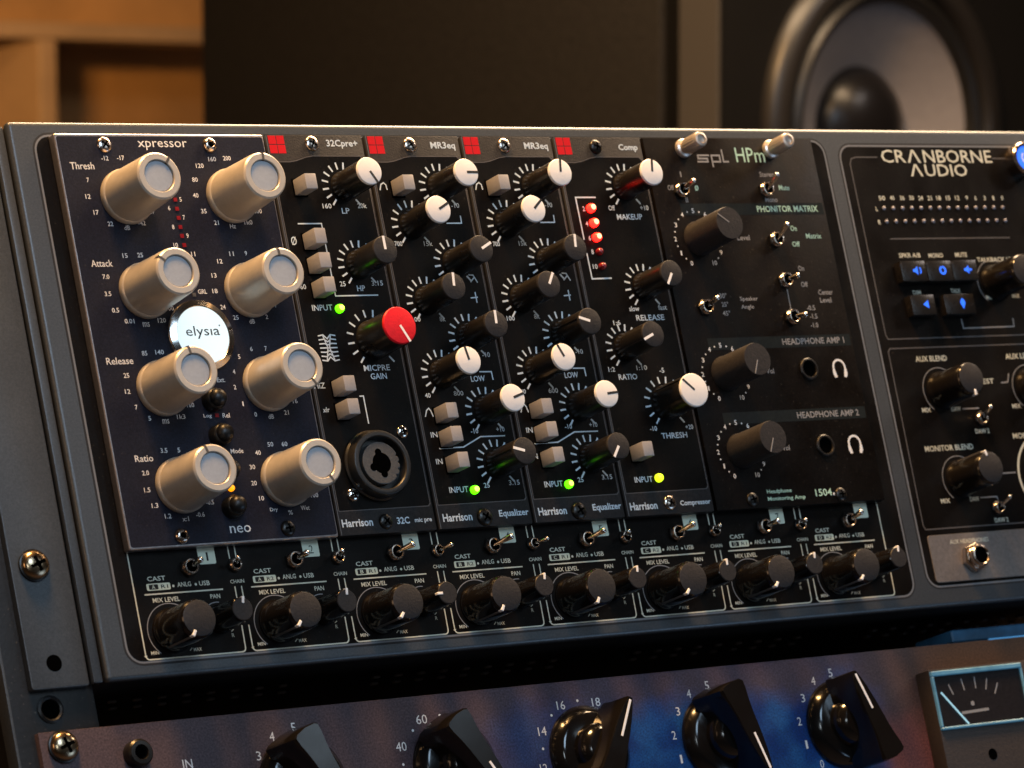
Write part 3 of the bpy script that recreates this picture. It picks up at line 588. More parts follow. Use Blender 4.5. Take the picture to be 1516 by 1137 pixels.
# ================================================================== NARROW STRIP MODULES
def strip_module(slot, name, label, group=None):
    x0 = 38.1 * (slot - 1)
    m = thing(name, label, 'audio module', (x0, 0, ZP), group)
    b = MB(); b.box(.75, 37.35, .1, 133.2, 0, ZF, .4, 2); put('faceplate', b.mesh('faceplate', M['harr_grey']), m)
    e = MB()
    e.box(.66, .98, .3, 132.9, ZF - .9, ZF + .03); put('edge_highlight', e.mesh('edge_highlight', M['edge'], 0), m)
    def outline(i):
        return ([(1.3 + i, 8.0 + i), (35.9 - i, 8.0 + i), (36.7 - i, 8.8 + i), (36.7 - i, 124.9 - i), (35.5 - i, 126.2 - i), (17.2, 126.2 - i), (14.5, 125.8 - i), (10.5, 124.6 - i), (7.8, 124.2 - i), (1.3 + i, 124.2 - i)])
    b = MB(); b.prism(outline(0), ZF - .3, ZF + .03); put('print_outline', b.mesh('print_outline', M['ink_dim'], 0), m)
    b = MB(); b.prism(outline(.28), ZF - .3, ZF + .045); put('black_print', b.mesh('black_print', M['harr_black'], 0), m)
    # red four-square emblem
    for dx in (-1.55, 1.55):
        for dy in (-1.55, 1.55):
            q = MB(); q.prism([(dx - 1.42, dy - 1.42), (dx + 1.42, dy - 1.42), (dx + 1.42, dy + 1.42), (dx - 1.42, dy + 1.42)], ZF, ZF + .05); put('emblem_square', q.mesh('emblem_square', M['logo_red'], 0), m, (4.35, 129.9, 0))
    return m, x0
def mtexts(L, m, x0, ink='ink_blue', bold=.01, hk=1.0):
    texts([(s, x, y, w, h * hk) for s, x, y, w, h in L], ZF + .07, M[ink], m, bold, (x0, 0))
def lines(LL, m, x0, w=.42, ink='ink_blue', nm='guide_line', joined=False):
    S = MB()
    for L in LL:
        if not joined: S = MB()
        S.strip([(x - x0, y) for x, y in L], w, ZF + .05, ZF + .07)
        if not joined: put(nm, S.mesh(nm, M[ink], 0), m)
    if joined: put(nm, S.mesh(nm, M[ink], 0), m)['kind'] = 'stuff'

# microphone preamplifier
pre, X0 = strip_module(3, 'preamp_module', 'black strip module with the red-capped gain knob and the round combo socket')
for kd, x, y, a in (('w', 102.9, 115.8, 150), ('b', 103.1, 89.4, 0), ('r', 103.1, 64.2, 153)): small_knob(kd, x - X0, y, a, pre)
for y, x in ((115.3, 86.0), (97.1, 85.6), (89.0, 85.6), (80.9, 85.5), (48.1, 86.0), (40.5, 85.8)): sq_button(x - X0, y, pre)
led(92.1 - X0, 74.6, pre, 'led_green')
mtexts([('32Cpre+', 105.4, 130.1, 12.0, 3.0), ('Harrison', 83.7, 4.1, 11.7, 2.6), ('32C', 101.2, 3.9, 4.8, 2.3), ('mic pre', 108.9, 3.5, 6.6, 1.9)], pre, X0, 'ink_blue', .022)
mtexts([('160', 95.1, 109.2, 3.4, 1.7), ('LP', 101.9, 107.5, 3.0, 1.9), ('20k', 108.6, 109.2, 3.5, 1.7), ('Ø', 80.0, 97.6, 2.1, 2.9), ('25', 95.4, 83.0, 2.2, 1.7), ('HP', 102.1, 81.4, 3.1, 1.9), ('3.15', 108.7, 83.0, 4.4, 1.7), ('60', 80.2, 82.3, 2.2, 1.7), ('INPUT', 85.9, 75.2, 7.7, 2.0), ('MICPRE', 102.3, 54.7, 10.0, 2.0), ('GAIN', 102.4, 51.9, 6.2, 2.0), ('HiZ', 79.3, 49.5, 4.2, 1.9), ('xlr', 80.1, 41.5, 2.5, 1.7)], pre, X0)
lines([[(82.7, 103.3), (91.7, 103.3), (91.8, 79.0), (108.2, 79.0)], [(93.6, 45.5), (95.1, 45.5), (95.1, 36.3)]], pre, X0)
L = []
for i in range(7):
    yy = 66.2 - i * 1.45; c_ = (i - 3) * .22
    L += [[(82.2, yy + c_ * .5), (84.2, yy), (85.5, yy - (3 - i) * .45), (86.9, yy), (88.8, yy + c_ * .5)]]
L += [[(84.0, 66.2), (85.2, 61.9), (84.0, 57.5)], [(87.0, 66.2), (85.8, 61.9), (87.0, 57.5)]]
lines(L, pre, X0, .42, 'ink_blue', 'mesh_symbol', True)
xo = MB(); xo.lathe([(11.5, 0), (11.7, .4), (11.7, 1.0), (11.2, 1.6), (10.9, 4.2), (10.5, 4.9), (9.9, 5.1), (9.0, 5.0), (8.7, 4.6), (8.6, 1.2), (0, 1.2)], seg=80)
xlr = put('combo_socket', xo.mesh('combo_socket', M['xlr'], 28), pre, (94.4 - X0, 22.2, ZF))
xi = MB(); pts = []
for i in range(72):
    a = 2 * math.pi * i / 72; r = 7.0
    for a0 in (20, 0, -20, -40):
        if abs((math.degrees(a) - a0 + 180) % 360 - 180) < 4.5: r = 6.3
    pts.append((r * math.cos(a), r * math.sin(a)))
xi.prism(pts, 1.2, 4.2, .3); put('socket_insert', xi.mesh('socket_insert', M['xlr_in'], 0), xlr, (-.1, 0, 0))
xh = MB(); xh.lathe([(3.45, 4.22), (0, 4.23)], seg=36)
for a in (100, 200, 330 - 55): 
    t = math.radians(a); cx, cy = 3.6 * math.cos(t), 3.6 * math.sin(t)
    xh.lathe([(1.25, 4.24 + a * 1e-5), (0, 4.245 + a * 1e-5)], cx, cy, seg=20)
put('socket_opening', xh.mesh('socket_opening', M['hole'], 0), xlr)
for x, y in ((107.1, 33.0), (83.9, 13.2)): phillips('nick', x - X0, y, ZF, pre)
phillips('brz', 93.8 - X0, 130.2, ZF, pre); phillips('dark', 94.4 - X0, 3.9, ZF, pre)

# the two equalizers share their layout
def equalizer(slot, label, ang, txt, scr):
    m, X0 = strip_module(slot, 'equalizer_module', label, 'equalizer modules')
    for (kd, x, y), a in zip((('w', 26.4, 115.4), ('w', 12.6, 102.8), ('b', 26.4, 89.3), ('b', 12.6, 76.8), ('b', 26.4, 63.8), ('w', 12.9, 51.9), ('w', 27.4, 38.8), ('b', 27.9, 20.9)), ang): small_knob(kd, x, y, a, m)
    for x, y in ((9.3, 114.9), (8.9, 37.8), (9.0, 29.9), (9.6, 21.2)): sq_button(x, y, m)
    led(16.4, 12.4, m, 'led_green')
    O = (0, 0)
    texts([(s, x, y, w, h) for s, x, y, w, h in (('MR3eq', 30.7, 129.6, 9.8, 3.0), ('Harrison', 8.0, 3.8, 11.5, 2.7), ('Equalizer', 30.5, 3.8, 11.9, 2.9))], ZF + .07, M['ink_blue'], m, .022)
    texts([(s, x, y, w, h) for s, x, y, w, h in txt], ZF + .07, M['ink_blue'], m, .01)
    lines([[(26.2, 103.0), (32.2, 103.0), (32.3, 105.6)], [(2.5, 114.5), (3.2, 116.4), (4.3, 117.0), (5.1, 116.3), (5.3, 114.5)], [(27.7, 52.1), (32.5, 52.0), (32.6, 49.2)], [(3.1, 37.7), (4.0, 39.8), (5.0, 40.5), (5.6, 39.7), (6.2, 37.6)],
           [(30.9, 85.2), (32.7, 85.1), (34.0, 82.5)], [(33.1, 84.4), (31.2, 82.7)], [(30.0, 77.3), (32.9, 77.5)], [(32.2, 79.3), (32.2, 75.6)], [(6.1, 26.9), (15.7, 27.0), (23.2, 30.2), (33.0, 30.1)]], m, 0)
    phillips(scr[0], 17.6, 129.9, ZF, m); phillips(scr[1], 18.5, 3.2, ZF, m)
    return m
base_txt = [('-10', 31.0, 109.1, 3.2, 1.7), ('8k', 17.2, 70.4, 2.3, 1.7), ('-10', 31.7, 57.8, 3.1, 1.7), ('LOW', 26.6, 49.8, 5.6, 2.0), ('40', 5.6, 44.8, 2.2, 1.6), ('IN', 5.1, 31.6, 2.6, 1.8), ('IN', 5.1, 22.6, 2.5, 1.8), ('INPUT', 10.6, 12.9, 7.5, 2.0), ('25', 21.9, 13.8, 2.3, 1.7), ('-10', 21.2, 32.2, 2.9, 1.7), ('+10', 31.6, 32.4, 3.3, 1.7), ('3.15', 33.0, 14.2, 4.3, 1.7), ('HP', 14.6, 23.8, 2.8, 1.8)]
equalizer(4, 'black equalizer strip whose top white knob points right, directly beside the red-knob preamplifier', [91, 62, 63, 6, 4, -10, 73, -74],
          base_txt + [('700', 5.6, 96.2, 3.0, 1.7), ('15k', 17.3, 96.1, 3.4, 1.7), ('100', 6.9, 70.5, 3.2, 1.6), ('800', 17.8, 45.1, 3.8, 1.6)], ('brz', 'mid'))
equalizer(5, 'black equalizer strip whose top white knob points straight up, left of the red level lights', [9, 49, 7, 31, -72, -25, 85, -144],
          base_txt + [('700', 6.5, 95.7, 2.8, 1.7), ('15k', 17.3, 95.8, 3.3, 1.7), ('100', 6.4, 70.0, 3.2, 1.7), ('600', 17.9, 44.7, 3.9, 1.7)], ('brz', 'mid'))

# compressor strip
cm, X0 = strip_module(6, 'dynamics_module', 'black strip module with three glowing red lights and a large white threshold knob')
for kd, x, y, a in (('w', 217.3, 115.5, 10), ('b', 216.9, 79.8, -147), ('b', 203.9, 58.7, -113), ('W', 216.6, 38.8, -47)): small_knob(kd, x - X0, y, a, cm)
sq_button(199.2 - X0, 21.5, cm); led(206.6 - X0, 12.7, cm, 'led_yellow')
mtexts([('Comp', 222.0, 129.3, 8.2, 2.8), ('Harrison', 198.2, 3.5, 11.5, 2.7), ('Compressor', 220.3, 3.4, 13.0, 2.3)], cm, X0, 'ink_blue', .022)
mtexts([('2', 197.9, 107.7, .9, 1.7), ('4', 198.0, 102.4, 1.0, 1.7), ('6', 198.0, 97.3, .9, 1.7), ('8', 198.0, 92.5, 1.0, 1.7), ('10', 197.9, 87.3, 2.0, 1.7), ('Off', 209.8, 107.9, 2.7, 1.8), ('+10', 223.8, 107.9, 3.5, 1.8), ('MAKEUP', 216.7, 104.7, 10.8, 2.0), ('slow', 210.8, 72.2, 4.3, 1.8), ('fast', 223.0, 72.4, 3.7, 1.8), ('RELEASE', 216.9, 68.9, 12.0, 2.0), ('1:6', 202.3, 67.4, 3.0, 1.7), ('1:2', 196.2, 51.2, 2.8, 1.7), ('1:10', 209.0, 51.4, 4.5, 1.7), ('RATIO', 202.4, 48.4, 7.8, 2.0), ('-5', 217.3, 50.2, 2.0, 1.7), ('-10', 208.8, 30.0, 3.0, 1.7), ('+20', 224.2, 30.0, 3.3, 1.7), ('THRESH', 217.1, 27.3, 11.0, 2.0), ('INPUT', 200.4, 12.6, 7.6, 2.0)], cm, X0)
lines([[(203.9, 111.7), (195.4, 111.7), (195.5, 96.8)], [(195.5, 92.0), (195.6, 83.0), (203.9, 83.1)]], cm, X0, .5)
for i, y in enumerate((107.7, 102.5, 97.4, 92.3, 87.2)):
    led(200.6 - X0, y, cm, 'led_red' if i < 3 else 'led_red_off', ZF, 1.55 if i < 3 else 1.35)
phillips('dark', 208.1 - X0, 129.6, ZF, cm); phillips('brz', 209.3 - X0, 4.0, ZF, cm)

# headphone monitoring module
sp = thing('headphone_monitor_module', 'wide black module with two small silver thumbscrews at its top and two headphone sockets', 'audio module', (228.6, 0, ZP)); X0 = 228.6
b = MB(); b.box(.5, 76.0, .1, 133.2, 0, ZF, .35, 2); put('faceplate', b.mesh('faceplate', M['spl_black']), sp)
for y in (107.2, 58.8, 32.2):
    b = MB(); b.prism([(11, y - 2.1), (75.2, y - 2.1), (75.2, y + 2.1), (11, y + 2.1)], ZF - .2, ZF + .03); put('heading_band', b.mesh('heading_band', M['spl_band'], 0), sp)
def spt(L, ink, bold=.01, h=None): texts([(s, x, y, w, hh) for s, x, y, w, hh in L], ZF + .06, M[ink], sp, bold, (X0, 0))
# squared maker's mark
lg = MB(); w_ = .62
for P_ in ([(5.6, 0), (.6, 0), (.6, -1.15), (4.6, -1.15), (4.6, -2.3), (0, -2.3)], [(6.6, -4.3), (6.6, 0), (10.2, 0), (10.2, -2.3), (6.6, -2.3)], [(11.6, 2.2), (11.6, -2.3), (14.0, -2.3)]):
    lg.strip([(22.6 + x, 126.8 + y) for x, y in P_], w_, ZF + .04, ZF + .06)
put('maker_mark', lg.mesh('maker_mark', M['ink_grey'], 0), sp)
spt([('HPm', 275.2, 127.0, 13.0, 5.3)], 'ink_green', .0)
spt([('PHONITOR MATRIX', 287.3, 107.2, 27.8, 2.3), ('Mute', 287.7, 115.0, 4.8, 1.9), ('ø', 248.4, 114.9, 1.6, 2.1), ('On', 288.2, 100.0, 2.8, 1.9), ('Matrix', 296.7, 97.1, 6.9, 1.9), ('Off', 287.9, 94.2, 3.4, 1.9), ('Headphone', 257.7, 5.5, 11.0, 1.8), ('Monitoring Amp', 260.4, 2.9, 16.8, 1.8), ('1504', 277.3, 4.2, 7.4, 2.6)], 'ink_green', .012)
spt([('I', 242.6, 119.9, .5, 2.0), ('Off', 237.1, 115.1, 2.8, 1.9), ('II', 243.0, 110.7, 1.0, 1.9), ('Stereo', 281.0, 119.9, 6.6, 1.9), ('Mono', 280.8, 110.6, 5.5, 1.9), ('Level', 264.7, 96.8, 5.6, 1.9), ('On', 287.9, 85.3, 2.6, 1.9), ('Off', 287.9, 79.4, 3.1, 1.9), ('Center', 296.8, 76.4, 6.6, 1.9), ('Level', 296.2, 73.5, 5.2, 1.9), ('30°', 250.4, 76.0, 3.2, 1.9), ('25°', 250.5, 72.9, 3.0, 1.8), ('45°', 250.4, 69.7, 3.4, 1.8), ('Speaker', 261.6, 74.5, 8.0, 1.9), ('Angle', 260.3, 71.6, 5.7, 1.9), ('-0.5', 288.7, 70.8, 3.7, 1.8), ('-1.5', 289.1, 67.7, 3.4, 1.8), ('-1.0', 288.7, 64.5, 3.4, 1.8), ('HEADPHONE AMP 1', 286.7, 58.8, 28.2, 2.3), ('HEADPHONE AMP 2', 286.6, 32.2, 28.2, 2.3), ('Vol', 264.5, 48.5, 3.4, 1.9), ('Vol', 264.5, 20.8, 3.4, 1.9)], 'ink_grey', .014)
sk = MB(); sk.lathe([(0, 0), (6.15, 0), (6.2, .5), (5.95, 1.0), (5.85, 17.6), (5.6, 18.3), (0, 18.45)], seg=56); SKM = sk.mesh('black_knob', M['cap_dark'])
sq = MB(); sq.box(-.18, .18, .4, 5.6, 18.40, 18.50); SKP = sq.mesh('pointer', M['ink_grey'])
for x, y, a in ((244.7, 96.6, -54), (244.7, 48.2, -156), (244.6, 20.6, -155)):
    x -= X0
    k = put('black_knob', SKM, sp, (x, y, ZF), -a); put('pointer', SKP, k)
    d = MB()
    for i in range(21):
        th = math.radians(-150 + 15 * i); 
        if i % 2: d.lathe([(.3, .04), (0, .05)], 10.0 * math.sin(th), 10.0 * math.cos(th), seg=8)
    dd = put('dial_scale', d.mesh('dial_scale', M['ink'], 0), sp, (x, y, ZF)); dd['kind'] = 'stuff'
    for i in range(11):
        th = math.radians(-150 + 30 * i); text(str(i), x + 10.1 * math.sin(th), y + 10.1 * math.cos(th), 1.9 if i == 10 else (.6 if i == 1 else 1.1), 1.7, ZF + .06, M['ink'], sp, .01)
SPT = [((240.9, 113.9), (241.6, 115.0)), ((278.7, 114.0), (279.3, 117.4)), ((278.6, 95.7), (279.2, 99.2)), ((241.1, 71.8), (241.6, 73.0)), ((279.0, 80.8), (279.6, 80.2)), ((278.7, 67.4), (279.3, 65.9))]
for (x, y), (tx, ty) in SPT: toggle(x - X0, y, ZF, tx - X0, ty + .3, 8.2, sp, .92)
lines([[(279.6, 79.0), (279.5, 70.0)]], sp, X0, .35, 'ink_grey')
for x, y in ((281.9, 48.6), (282.2, 20.8)):
    j = MB(); j.lathe([(3.9, 0), (3.95, .6), (3.6, .9), (3.1, .9), (2.9, .6), (2.9, .2)], seg=40); q = put('headphone_socket', j.mesh('headphone_socket', M['ring_metal']), sp, (x - X0, y, ZF))
    j = MB(); j.lathe([(3.0, .1), (0, .11)], seg=30); put('socket_opening', j.mesh('socket_opening', M['hole'], 0), q)
for x, y in ((296.0, 48.5), (295.9, 20.8)):
    i = MB(); i.strip([(-2.6, -1.2)] + arc(0, .4, 2.6, -90, 90, 16) + [(2.6, -1.2)], .75, 0, .03)
    i.prism([(-3.2, -.4), (-2.2, -.4), (-1.5, -3.2), (-2.6, -3.4), (-3.2, -2.2)], 0, .04); i.prism([(3.2, -.4), (2.2, -.4), (1.5, -3.2), (2.6, -3.4), (3.2, -2.2)], 0, .04)
    put('headphone_symbol', i.mesh('headphone_symbol', M['ink'], 0), sp, (x - X0, y, ZF + .04))
for x, y in ((245.9, 129.2), (284.9, 129.0)):
    t = MB(); pr = [(0, 0), (3.4, 0), (3.45, .8), (3.2, 1.4), (2.5, 1.8), (2.45, 2.6)]
    pr += [(2.75, 2.9), (2.75, 10.2), (2.45, 10.9), (1.7, 11.1), (1.6, 10.2), (0, 10.1)]
    t.lathe(pr, seg=36); q = put('thumbscrew', t.mesh('thumbscrew', M['satin_nickel']), sp, (x - X0, y, ZF))
    t = MB()
    for i in range(20):
        a = 2 * math.pi * i / 20; t.rod((2.72 * math.cos(a), 2.72 * math.sin(a), 3.2), (2.72 * math.cos(a), 2.72 * math.sin(a), 9.8), .16, .16, 6)
    g_ = put('knurling', t.mesh('knurling', M['satin_nickel']), q); g_['kind'] = 'stuff'
phillips('dark', 284.7 - X0, 3.0, ZF, sp); phillips('dark', 245.0 - X0, 3.2, ZF, sp)
d = MB(); d.lathe([(.5, .02), (0, .06)], seg=12); put('print_dot', d.mesh('print_dot', M['ink'], 0), sp, (281.9 - X0, 3.4, ZF + .02))

# ================================================================== LOWER RACK UNIT
low = thing('nebula_printed_rack_unit', 'mauve and blue rack unit along the bottom with large black pointer knobs', 'audio rack unit', (0, 0, 0))
b = MB(); b.box(-37.6, 445.6, -185, -52.0, -7.2, -4.0, .6, 2); put('fascia', b.mesh('fascia', M['fascia']), low)
b = MB(); b.box(-12, 420, -183, -54, -260, -7.3); put('chassis_body', b.mesh('chassis_body', M['chassis']), low)
def chicken():
    s = MB(); s.lathe([(0, 0), (15.6, 0), (15.9, .5), (15.6, 1.6), (13.2, 4.2), (12.2, 4.8), (0, 5.2)], seg=72); skirt = s.mesh('pointer_knob', M['glass_black'], 30)
    # finger grip: long wedge with concave flanks, rounded tail and pointed nose
    t = bmesh.new(); prof = []
    half = [(4.6, -16.4), (5.9, -15.6), (5.7, -13.0), (4.9, -9.5), (4.3, -5.5), (4.0, -1.0), (3.6, 4.0), (2.9, 9.0), (1.9, 13.5), (.9, 16.4)]
    pts = [(0, -16.9)] + half + [(-w, y) for w, y in reversed(half)]
    g = MB()
    lo = [g.bm.verts.new((x * 1.25, y * 1.02, 4.0)) for x, y in pts]; mi = [g.bm.verts.new((x, y, 8.5)) for x, y in pts]; hi = [g.bm.verts.new((x * .93, y * .995, 17.4)) for x, y in pts]; tp = [g.bm.verts.new((x * .80, y * .98, 18.5)) for x, y in pts]
    for A, B in ((lo, mi), (mi, hi), (hi, tp)):
        for i in range(len(pts)):
            j = (i + 1) % len(pts); g.bm.faces.new((A[i], A[j], B[j], B[i]))
    g.bm.faces.new(tp)
    grip = g.mesh('finger_grip', M['glass_black'], 30)
    c = MB(); c.lathe([(9.0, 4.6), (8.6, 7.5), (7.6, 9.6), (6.2, 10.6), (0, 10.9)], seg=40); hub = c.mesh('hub', M['glass_black'], 30)
    l = MB(); l.box(-.42, .42, 2.0, 15.2, 18.4, 18.62); l.box(-.42, .42, 15.25, 15.9, 8, 18.3); line = l.mesh('pointer', M['white_line'])
    return skirt, grip, hub, line
SK, GR, HU, LN = chicken()
dots = MB(); dots.lathe([(.45, 0), (0, .02)], seg=12); DOT = dots.mesh('print_dot', M['ink'], 0)
for i, (x, a) in enumerate(((50.4, 155), (108.0, 150), (161.6, 28), (216.6, 163), (271.0, -20))):
    y = -76.6
    k = put('pointer_knob', SK, low, (x, y, -3.95), -a); put('finger_grip', GR, k); put('hub', HU, k); put('pointer', LN, k)
def lt(L): texts([(s, x, y, w, h) for s, x, y, w, h in L], -3.95, M['ink'], low, .0)
D5 = [('0', -12.4, -12.9), ('1', -17.4, -5.6), ('2', -18.5, 2.7), ('3', -14.9, 10.6), ('4', -8.9, 16.2), ('5', -.6, 18.4)]
for cx in (271.0, 216.4, 51.6):
    lt([(s, cx + dx, -76.6 + dy, .9 if s == '1' else 1.7, 2.9) for s, dx, dy in D5])
lt([('12', 142.6, -80.0, 2.9, 2.9), ('14', 144.8, -67.8, 3.3, 2.9), ('16', 154.2, -59.9, 3.3, 2.9), ('18', 168.6, -60.0, 3.4, 2.9), ('40', 89.4, -67.9, 4.0, 3.0), ('60', 99.0, -59.8, 4.2, 3.0), ('20', 88.6, -80.5, 4.0, 3.0), ('IN', 11.2, -66.2, 3.4, 2.9)])
for x, y in ((143.8, -73.6), (149.7, -62.9), (161.2, -58.9), (88.9, -73.7), (94.9, -63.1), (106.2, -59.1), (112.1, -58.9), (114.6, -58.9)): put('print_dot', DOT, low, (x, y, -3.95))
for i, y in enumerate((-57.2,)): pass
# small dark cap screw on the fascia
t = MB(); t.lathe([(0, 0), (4.2, 0), (4.3, .6), (4.2, 3.6), (3.6, 4.2), (2.4, 4.3), (2.2, 4.0), (2.2, 1.5), (0, 1.5)], seg=32); q = put('cap_screw', t.mesh('cap_screw', M['dark_screw']), low, (-6.2, -61.6, -4))
t = MB(); t.lathe([(2.2, 2.2), (0, 2.2)], seg=6); put('hex_recess', t.mesh('hex_recess', M['hole'], 0), q)
# meter housing
MX, MZ = 309.0, 4.0
b = MB(); b.box(MX - .6, 372, -140, -61.9, -3.9, MZ - .6, .6, 2); mh = put('meter_housing', b.mesh('meter_housing', M['meter_box']), low)
fr = MB()
for x0, x1, y0, y1 in ((308.7, 351.6, -64.5, -62.7), (308.7, 351.6, -83.8, -82.8), (308.7, 309.6, -82.8, -64.5), (350.8, 351.6, -82.8, -64.5)):
    q = MB(); q.box(x0, x1, y0, y1, MZ - 1.2, MZ + .6, .3, 1); put('window_bezel', q.mesh('window_bezel', M['meter_frame']), mh)
q = MB(); q.box(309.6, 350.8, -82.8, -64.5, MZ - 1.5, MZ - .4); mf = put('meter_face', q.mesh('meter_face', M['meter_face'], 0), mh)
s = MB()
for (a, b_), (c_, d_) in (((316.2, -67.8), (317.6, -71.6)), ((322.5, -66.2), (323.2, -70.4)), ((328.9, -66.0), (328.6, -70.2)), ((334.6, -67.0), (333.2, -71.0)), ((339.3, -69.0), (337.0, -72.8))): s.strip([(a, b_), (c_, d_)], .55, 0, .02)
s.strip([(319.8, -78.4), (332.7, -78.0)], 1.0, 0, .02); s.lathe([(.9, 0), (0, .02)], 325.7, -75.4, seg=14)
put('scale_marks', s.mesh('scale_marks', M['ink_grey'], 0), mf, (0, 0, MZ - .37))
s = MB(); s.strip([(311.6, -70.4), (321.6, -82.6)], .75, 0, .1); put('needle', s.mesh('needle', M['needle'], 0), mf, (0, 0, MZ + .1))
t = MB(); t.lathe([(2.1, 0), (1.9, .15), (1.0, .1), (0, .02)], seg=20); put('adjuster_screw', t.mesh('adjuster_screw', M['hole']), mh, (330.4, -94.2, MZ - .6))

# ================================================================== RACK RAILS AND THEIR SCREWS
for lab, xa, xb in (('black steel rack rail running down the left edge behind the grey ear', -44.0, -15.0), ('black steel rack rail on the far right of the two rack units', 424.0, 452.0)):
    rl = thing('rack_rail', lab, 'rack rail', (0, 0, 0))
    b = MB(); b.box(xa, xb, -190, 137, -10.5, -6.4, .7, 2); put('flange', b.mesh('flange', M['rail']), rl)
    b = MB(); b.box(xa, xa + 2.2, -190, 137, -60, -10.6, .4, 1); put('web', b.mesh('web', M['rail']), rl)
    cx = -30.8 if xa < 0 else 438
    b = MB(); b.box(xa - .9, xa - .05, -190, 137, -12, -5.6, .25, 2); put('edge_glint', b.mesh('edge_glint', M['frame']), rl)  # pale strip added to imitate the highlight along the rail's edge
    for y in (-44.9, -44.9 - 44.45):
        h = MB(); h.lathe([(4.2, 0), (4.3, .5), (3.6, .9), (3.1, .6), (3.0, .1)], seg=28); hh = put('threaded_hole', h.mesh('threaded_hole', M['rail']), rl, (cx, y, -6.4))
        h = MB(); h.lathe([(3.1, .05), (0, .06)], seg=24); put('hole_opening', h.mesh('hole_opening', M['hole'], 0), hh)
def rack_screw(x, y, z, lab):
    t = thing('rack_screw', lab, 'screw', (x, y, z), 'bronze cross-head screws holding the units to the rail')
    w = MB(); w.lathe([(4.9, 0), (5.1, .3), (5.0, .8), (3.8, 1.2)], seg=36); put('washer', w.mesh('washer', M['dark_screw']), t)
    h = dome_cross(4.5, 2.7, M['bronze'], 'screw_head'); s = put('screw_head', h, t, (0, 0, .8), 20); put('cross_recess', PH['big'][1], s)
rack_screw(-29.3, -1.1, -3.55, 'bronze cross-head screw in the grey ear of the upper rack unit')
rack_screw(-30.2, -57.0, -3.95, 'bronze cross-head screw at the top left corner of the lower mauve unit')

# added glowing block and strip imitate the meter's blue light in the gap
dv = thing('blue_spill_glow', 'added blue glow imitating spilled meter light in the gap right of centre under the upper unit', 'imitated glow')
b = MB(); b.box(334, 420, -51.0, -46.5, -30, -9, .5, 1); put('spill_glow_block', b.mesh('spill_glow_block', mat('blue_spill_colour', (0.02, 0.07, 0.13), .5, 0, speck=.4, sscale=60, emit=(0.01, 0.05, 0.10), es=.05)), dv)
b = MB(); b.box(351, 420, -51.5, -50.9, -9.5, -8.6, .1, 1); put('spill_glow_strip', b.mesh('spill_glow_strip', mat('blue_spill_strip_colour', (.1, .3, .6), .4, 0, emit=(.08, .32, .60), es=.6)), dv)

flush_text()

# ================================================================== BACKGROUND: loudspeaker, shelf, room
TH = math.atan2(0.12645, 0.99197)          # yaw of the cabinet
spk = thing('studio_loudspeaker', 'large dark studio loudspeaker standing behind the rack with its grey woofer facing right', 'loudspeaker', (0.92837, 0.87812, 0.80), world=True, rz=TH)
# local: x along the baffle, y away (depth), z up, origin at the near vertical corner
H = 560.0
def sbox(x0, x1, y0, y1, z0, z1, name, m, bev=2.0):
    b = MB(); b.box(x0, x1, y0, y1, z0, z1, bev, 2); return put(name, b.mesh(name, M[m]), spk)
sbox(0, 300, 50, 501, 0, H, 'cabinet', 'cab_side', 3)
sbox(5, 295, 33, 50.5, 5, H - 5, 'recessed_seam', 'baffle', .5)
def holed(x0, x1, y0, y1, z0, z1, cx, cz, r, name, m, n=96):
    b = MB(); bm = b.bm; F, K = [], []
    for yy, store in ((y0, F), (y1, K)):
        inn, out = [], []
        for i in range(n):
            a = 2 * math.pi * (i + .5) / n; c_, s_ = math.cos(a), math.sin(a)
            inn.append(bm.verts.new((cx + r * c_, yy, cz + r * s_)))
            k = min(((x1 - cx) / c_ if c_ > 0 else (x0 - cx) / c_), ((z1 - cz) / s_ if s_ > 0 else (z0 - cz) / s_))
            out.append([cx + k * c_, yy, cz + k * s_])
        for qx, qz in ((x0, z0), (x0, z1), (x1, z0), (x1, z1)):      # snap the nearest outline vertex onto each corner
            i = min(range(n), key=lambda j: (out[j][0] - qx) ** 2 + (out[j][2] - qz) ** 2); out[i][0], out[i][2] = qx, qz
        out = [bm.verts.new(q) for q in out]; store += [inn, out]
    for i in range(n):
        j = (i + 1) % n
        bm.faces.new((F[0][i], F[0][j], F[1][j], F[1][i])); bm.faces.new((K[0][i], K[1][i], K[1][j], K[0][j]))
        bm.faces.new((F[0][i], K[0][i], K[0][j], F[0][j])); bm.faces.new((F[1][i], F[1][j], K[1][j], K[1][i]))
    return put(name, b.mesh(name, M[m]), spk)
holed(0, 300, 0, 33.0, 0, H, 149, 234.7, 90, 'front_frame', 'cab_strip')
def disc(prof, name, m, x, z, seg=96):
    b = MB(); b.lathe(prof, seg=seg); me = b.mesh(name, M[m], 40)
    o = put(name, me, spk, (x, 0, z)); o.rotation_euler = (math.radians(90), 0, 0); return o
holed(2, 298, -1.6, -.1, 2, H - 2, 149, 234.7, 89, 'baffle', 'baffle')
zc_ = 234.7
wf = disc([(112, 1.6), (111, 6), (108, 10), (102, 12.5), (96, 12), (92, 8.0), (90.5, 4.0)], 'woofer_ring', 'ring_metal', 149, zc_)
def sub(prof, name, m, seg=96):
    b = MB(); b.lathe(prof, seg=seg); put(name, b.mesh(name, M[m], 40), wf)
sub([(91, 3.0), (89, 8.5), (85.5, 10.6), (81, 8.5), (79, 3.0)], 'surround', 'rubber')
sub([(79.5, 3.2), (60, -9), (45, -17), (38, -21)], 'cone', 'cone')
sub([(40, -21.5), (39, -17), (33, -9), (22, -3), (10, -.5), (0, 0)], 'dust_cap', 'dustcap')
tw = disc([(48, 1.6), (46, 4), (20, -4), (13, -4)], 'tweeter_plate', 'rubber', 149, 420)
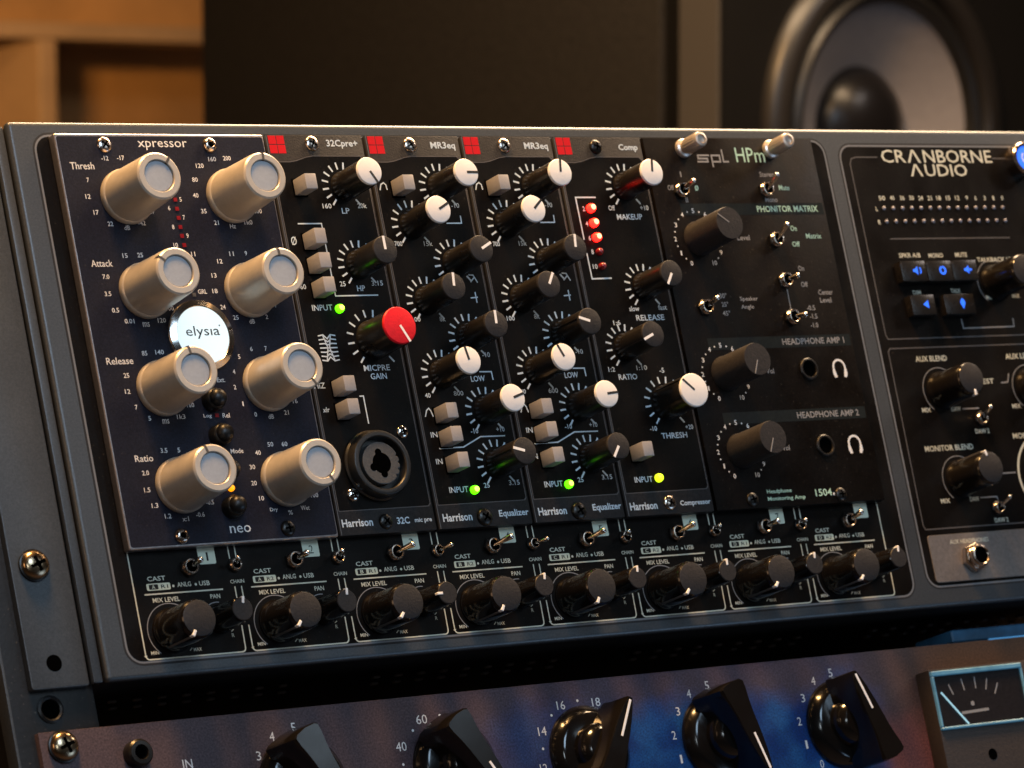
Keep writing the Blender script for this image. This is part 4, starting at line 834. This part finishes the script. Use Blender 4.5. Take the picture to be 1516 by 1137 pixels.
b = MB(); b.lathe([(13, -4), (11, 1), (6, 4), (0, 5)], seg=40); put('tweeter_dome', b.mesh('tweeter_dome', M['dustcap']), tw)
for a in (45, 135, 225, 315):
    o = put('driver_screw', PH['mid'][0], wf, (104 * math.cos(math.radians(a)) * 1.18, 104 * math.sin(math.radians(a)) * 1.18, 1.2))

st = thing('loudspeaker_stand', 'dark stand column hidden behind the rack under the loudspeaker', 'speaker stand', (0.92837, 0.87812, 0.0), world=True, rz=TH)
b = MB(); b.box(20, 280, 60, 440, 780, 799.5, 3, 2); put('top_plate', b.mesh('top_plate', M['rail']), st)
b = MB(); b.box(110, 190, 200, 300, 20, 779.5, 3, 2); put('column', b.mesh('column', M['rail']), st)
b = MB(); b.box(10, 290, 60, 440, 0, 19.5, 3, 2); put('foot_plate', b.mesh('foot_plate', M['rail']), st)

# bookcase of warm wood at the back left; built square to the line of sight of the room
BY = math.radians(8.7)
bk = thing('wooden_bookcase', 'warm lit wooden shelving behind the rack in the upper left corner', 'bookcase', (1.2664, 2.3219, 0.0), world=True, rz=BY)
def wbox(x0, x1, y0, y1, z0, z1, name, m='wood', bev=1.0):
    b = MB(); b.box(x0, x1, y0, y1, z0, z1, bev, 1); return put(name, b.mesh(name, M[m]), bk)
wbox(-520, 620, 180, 192, 0, 1800, 'back_panel')
for z in (390, 753, 1116, 1479): wbox(-520, 620, 0, 179.5, z, z + 15, 'shelf_board', 'wood_edge')
wbox(-520, 620, 0, 192, 1800.5, 1816, 'top_board', 'wood_edge')
wbox(-540, -520.5, 0, 192, 0, 1816, 'side_board', 'wood_edge'); wbox(620.5, 640, 0, 192, 0, 1816, 'side_board', 'wood_edge')
for z0, z1 in ((0, 389.5), (405.5, 752.5), (768.5, 1115.5), (1494.5, 1800)): wbox(0, 20, 2, 179, z0, z1, 'divider', 'wood_edge')
wbox(-118, -101, 40, 179, 1131.5, 1478.5, 'divider', 'wood_edge')

w_ = MB(); w_.box(-4000, 6000, 3400, 3500, 0, 3200); o = put('wall', w_.mesh('wall', M['wall'], 0)); o['kind'] = 'structure'
f_ = MB(); f_.box(-4000, 6000, -4000, 3399, -100, 0); o = put('floor', f_.mesh('floor', M['floor'], 0)); o['kind'] = 'structure'
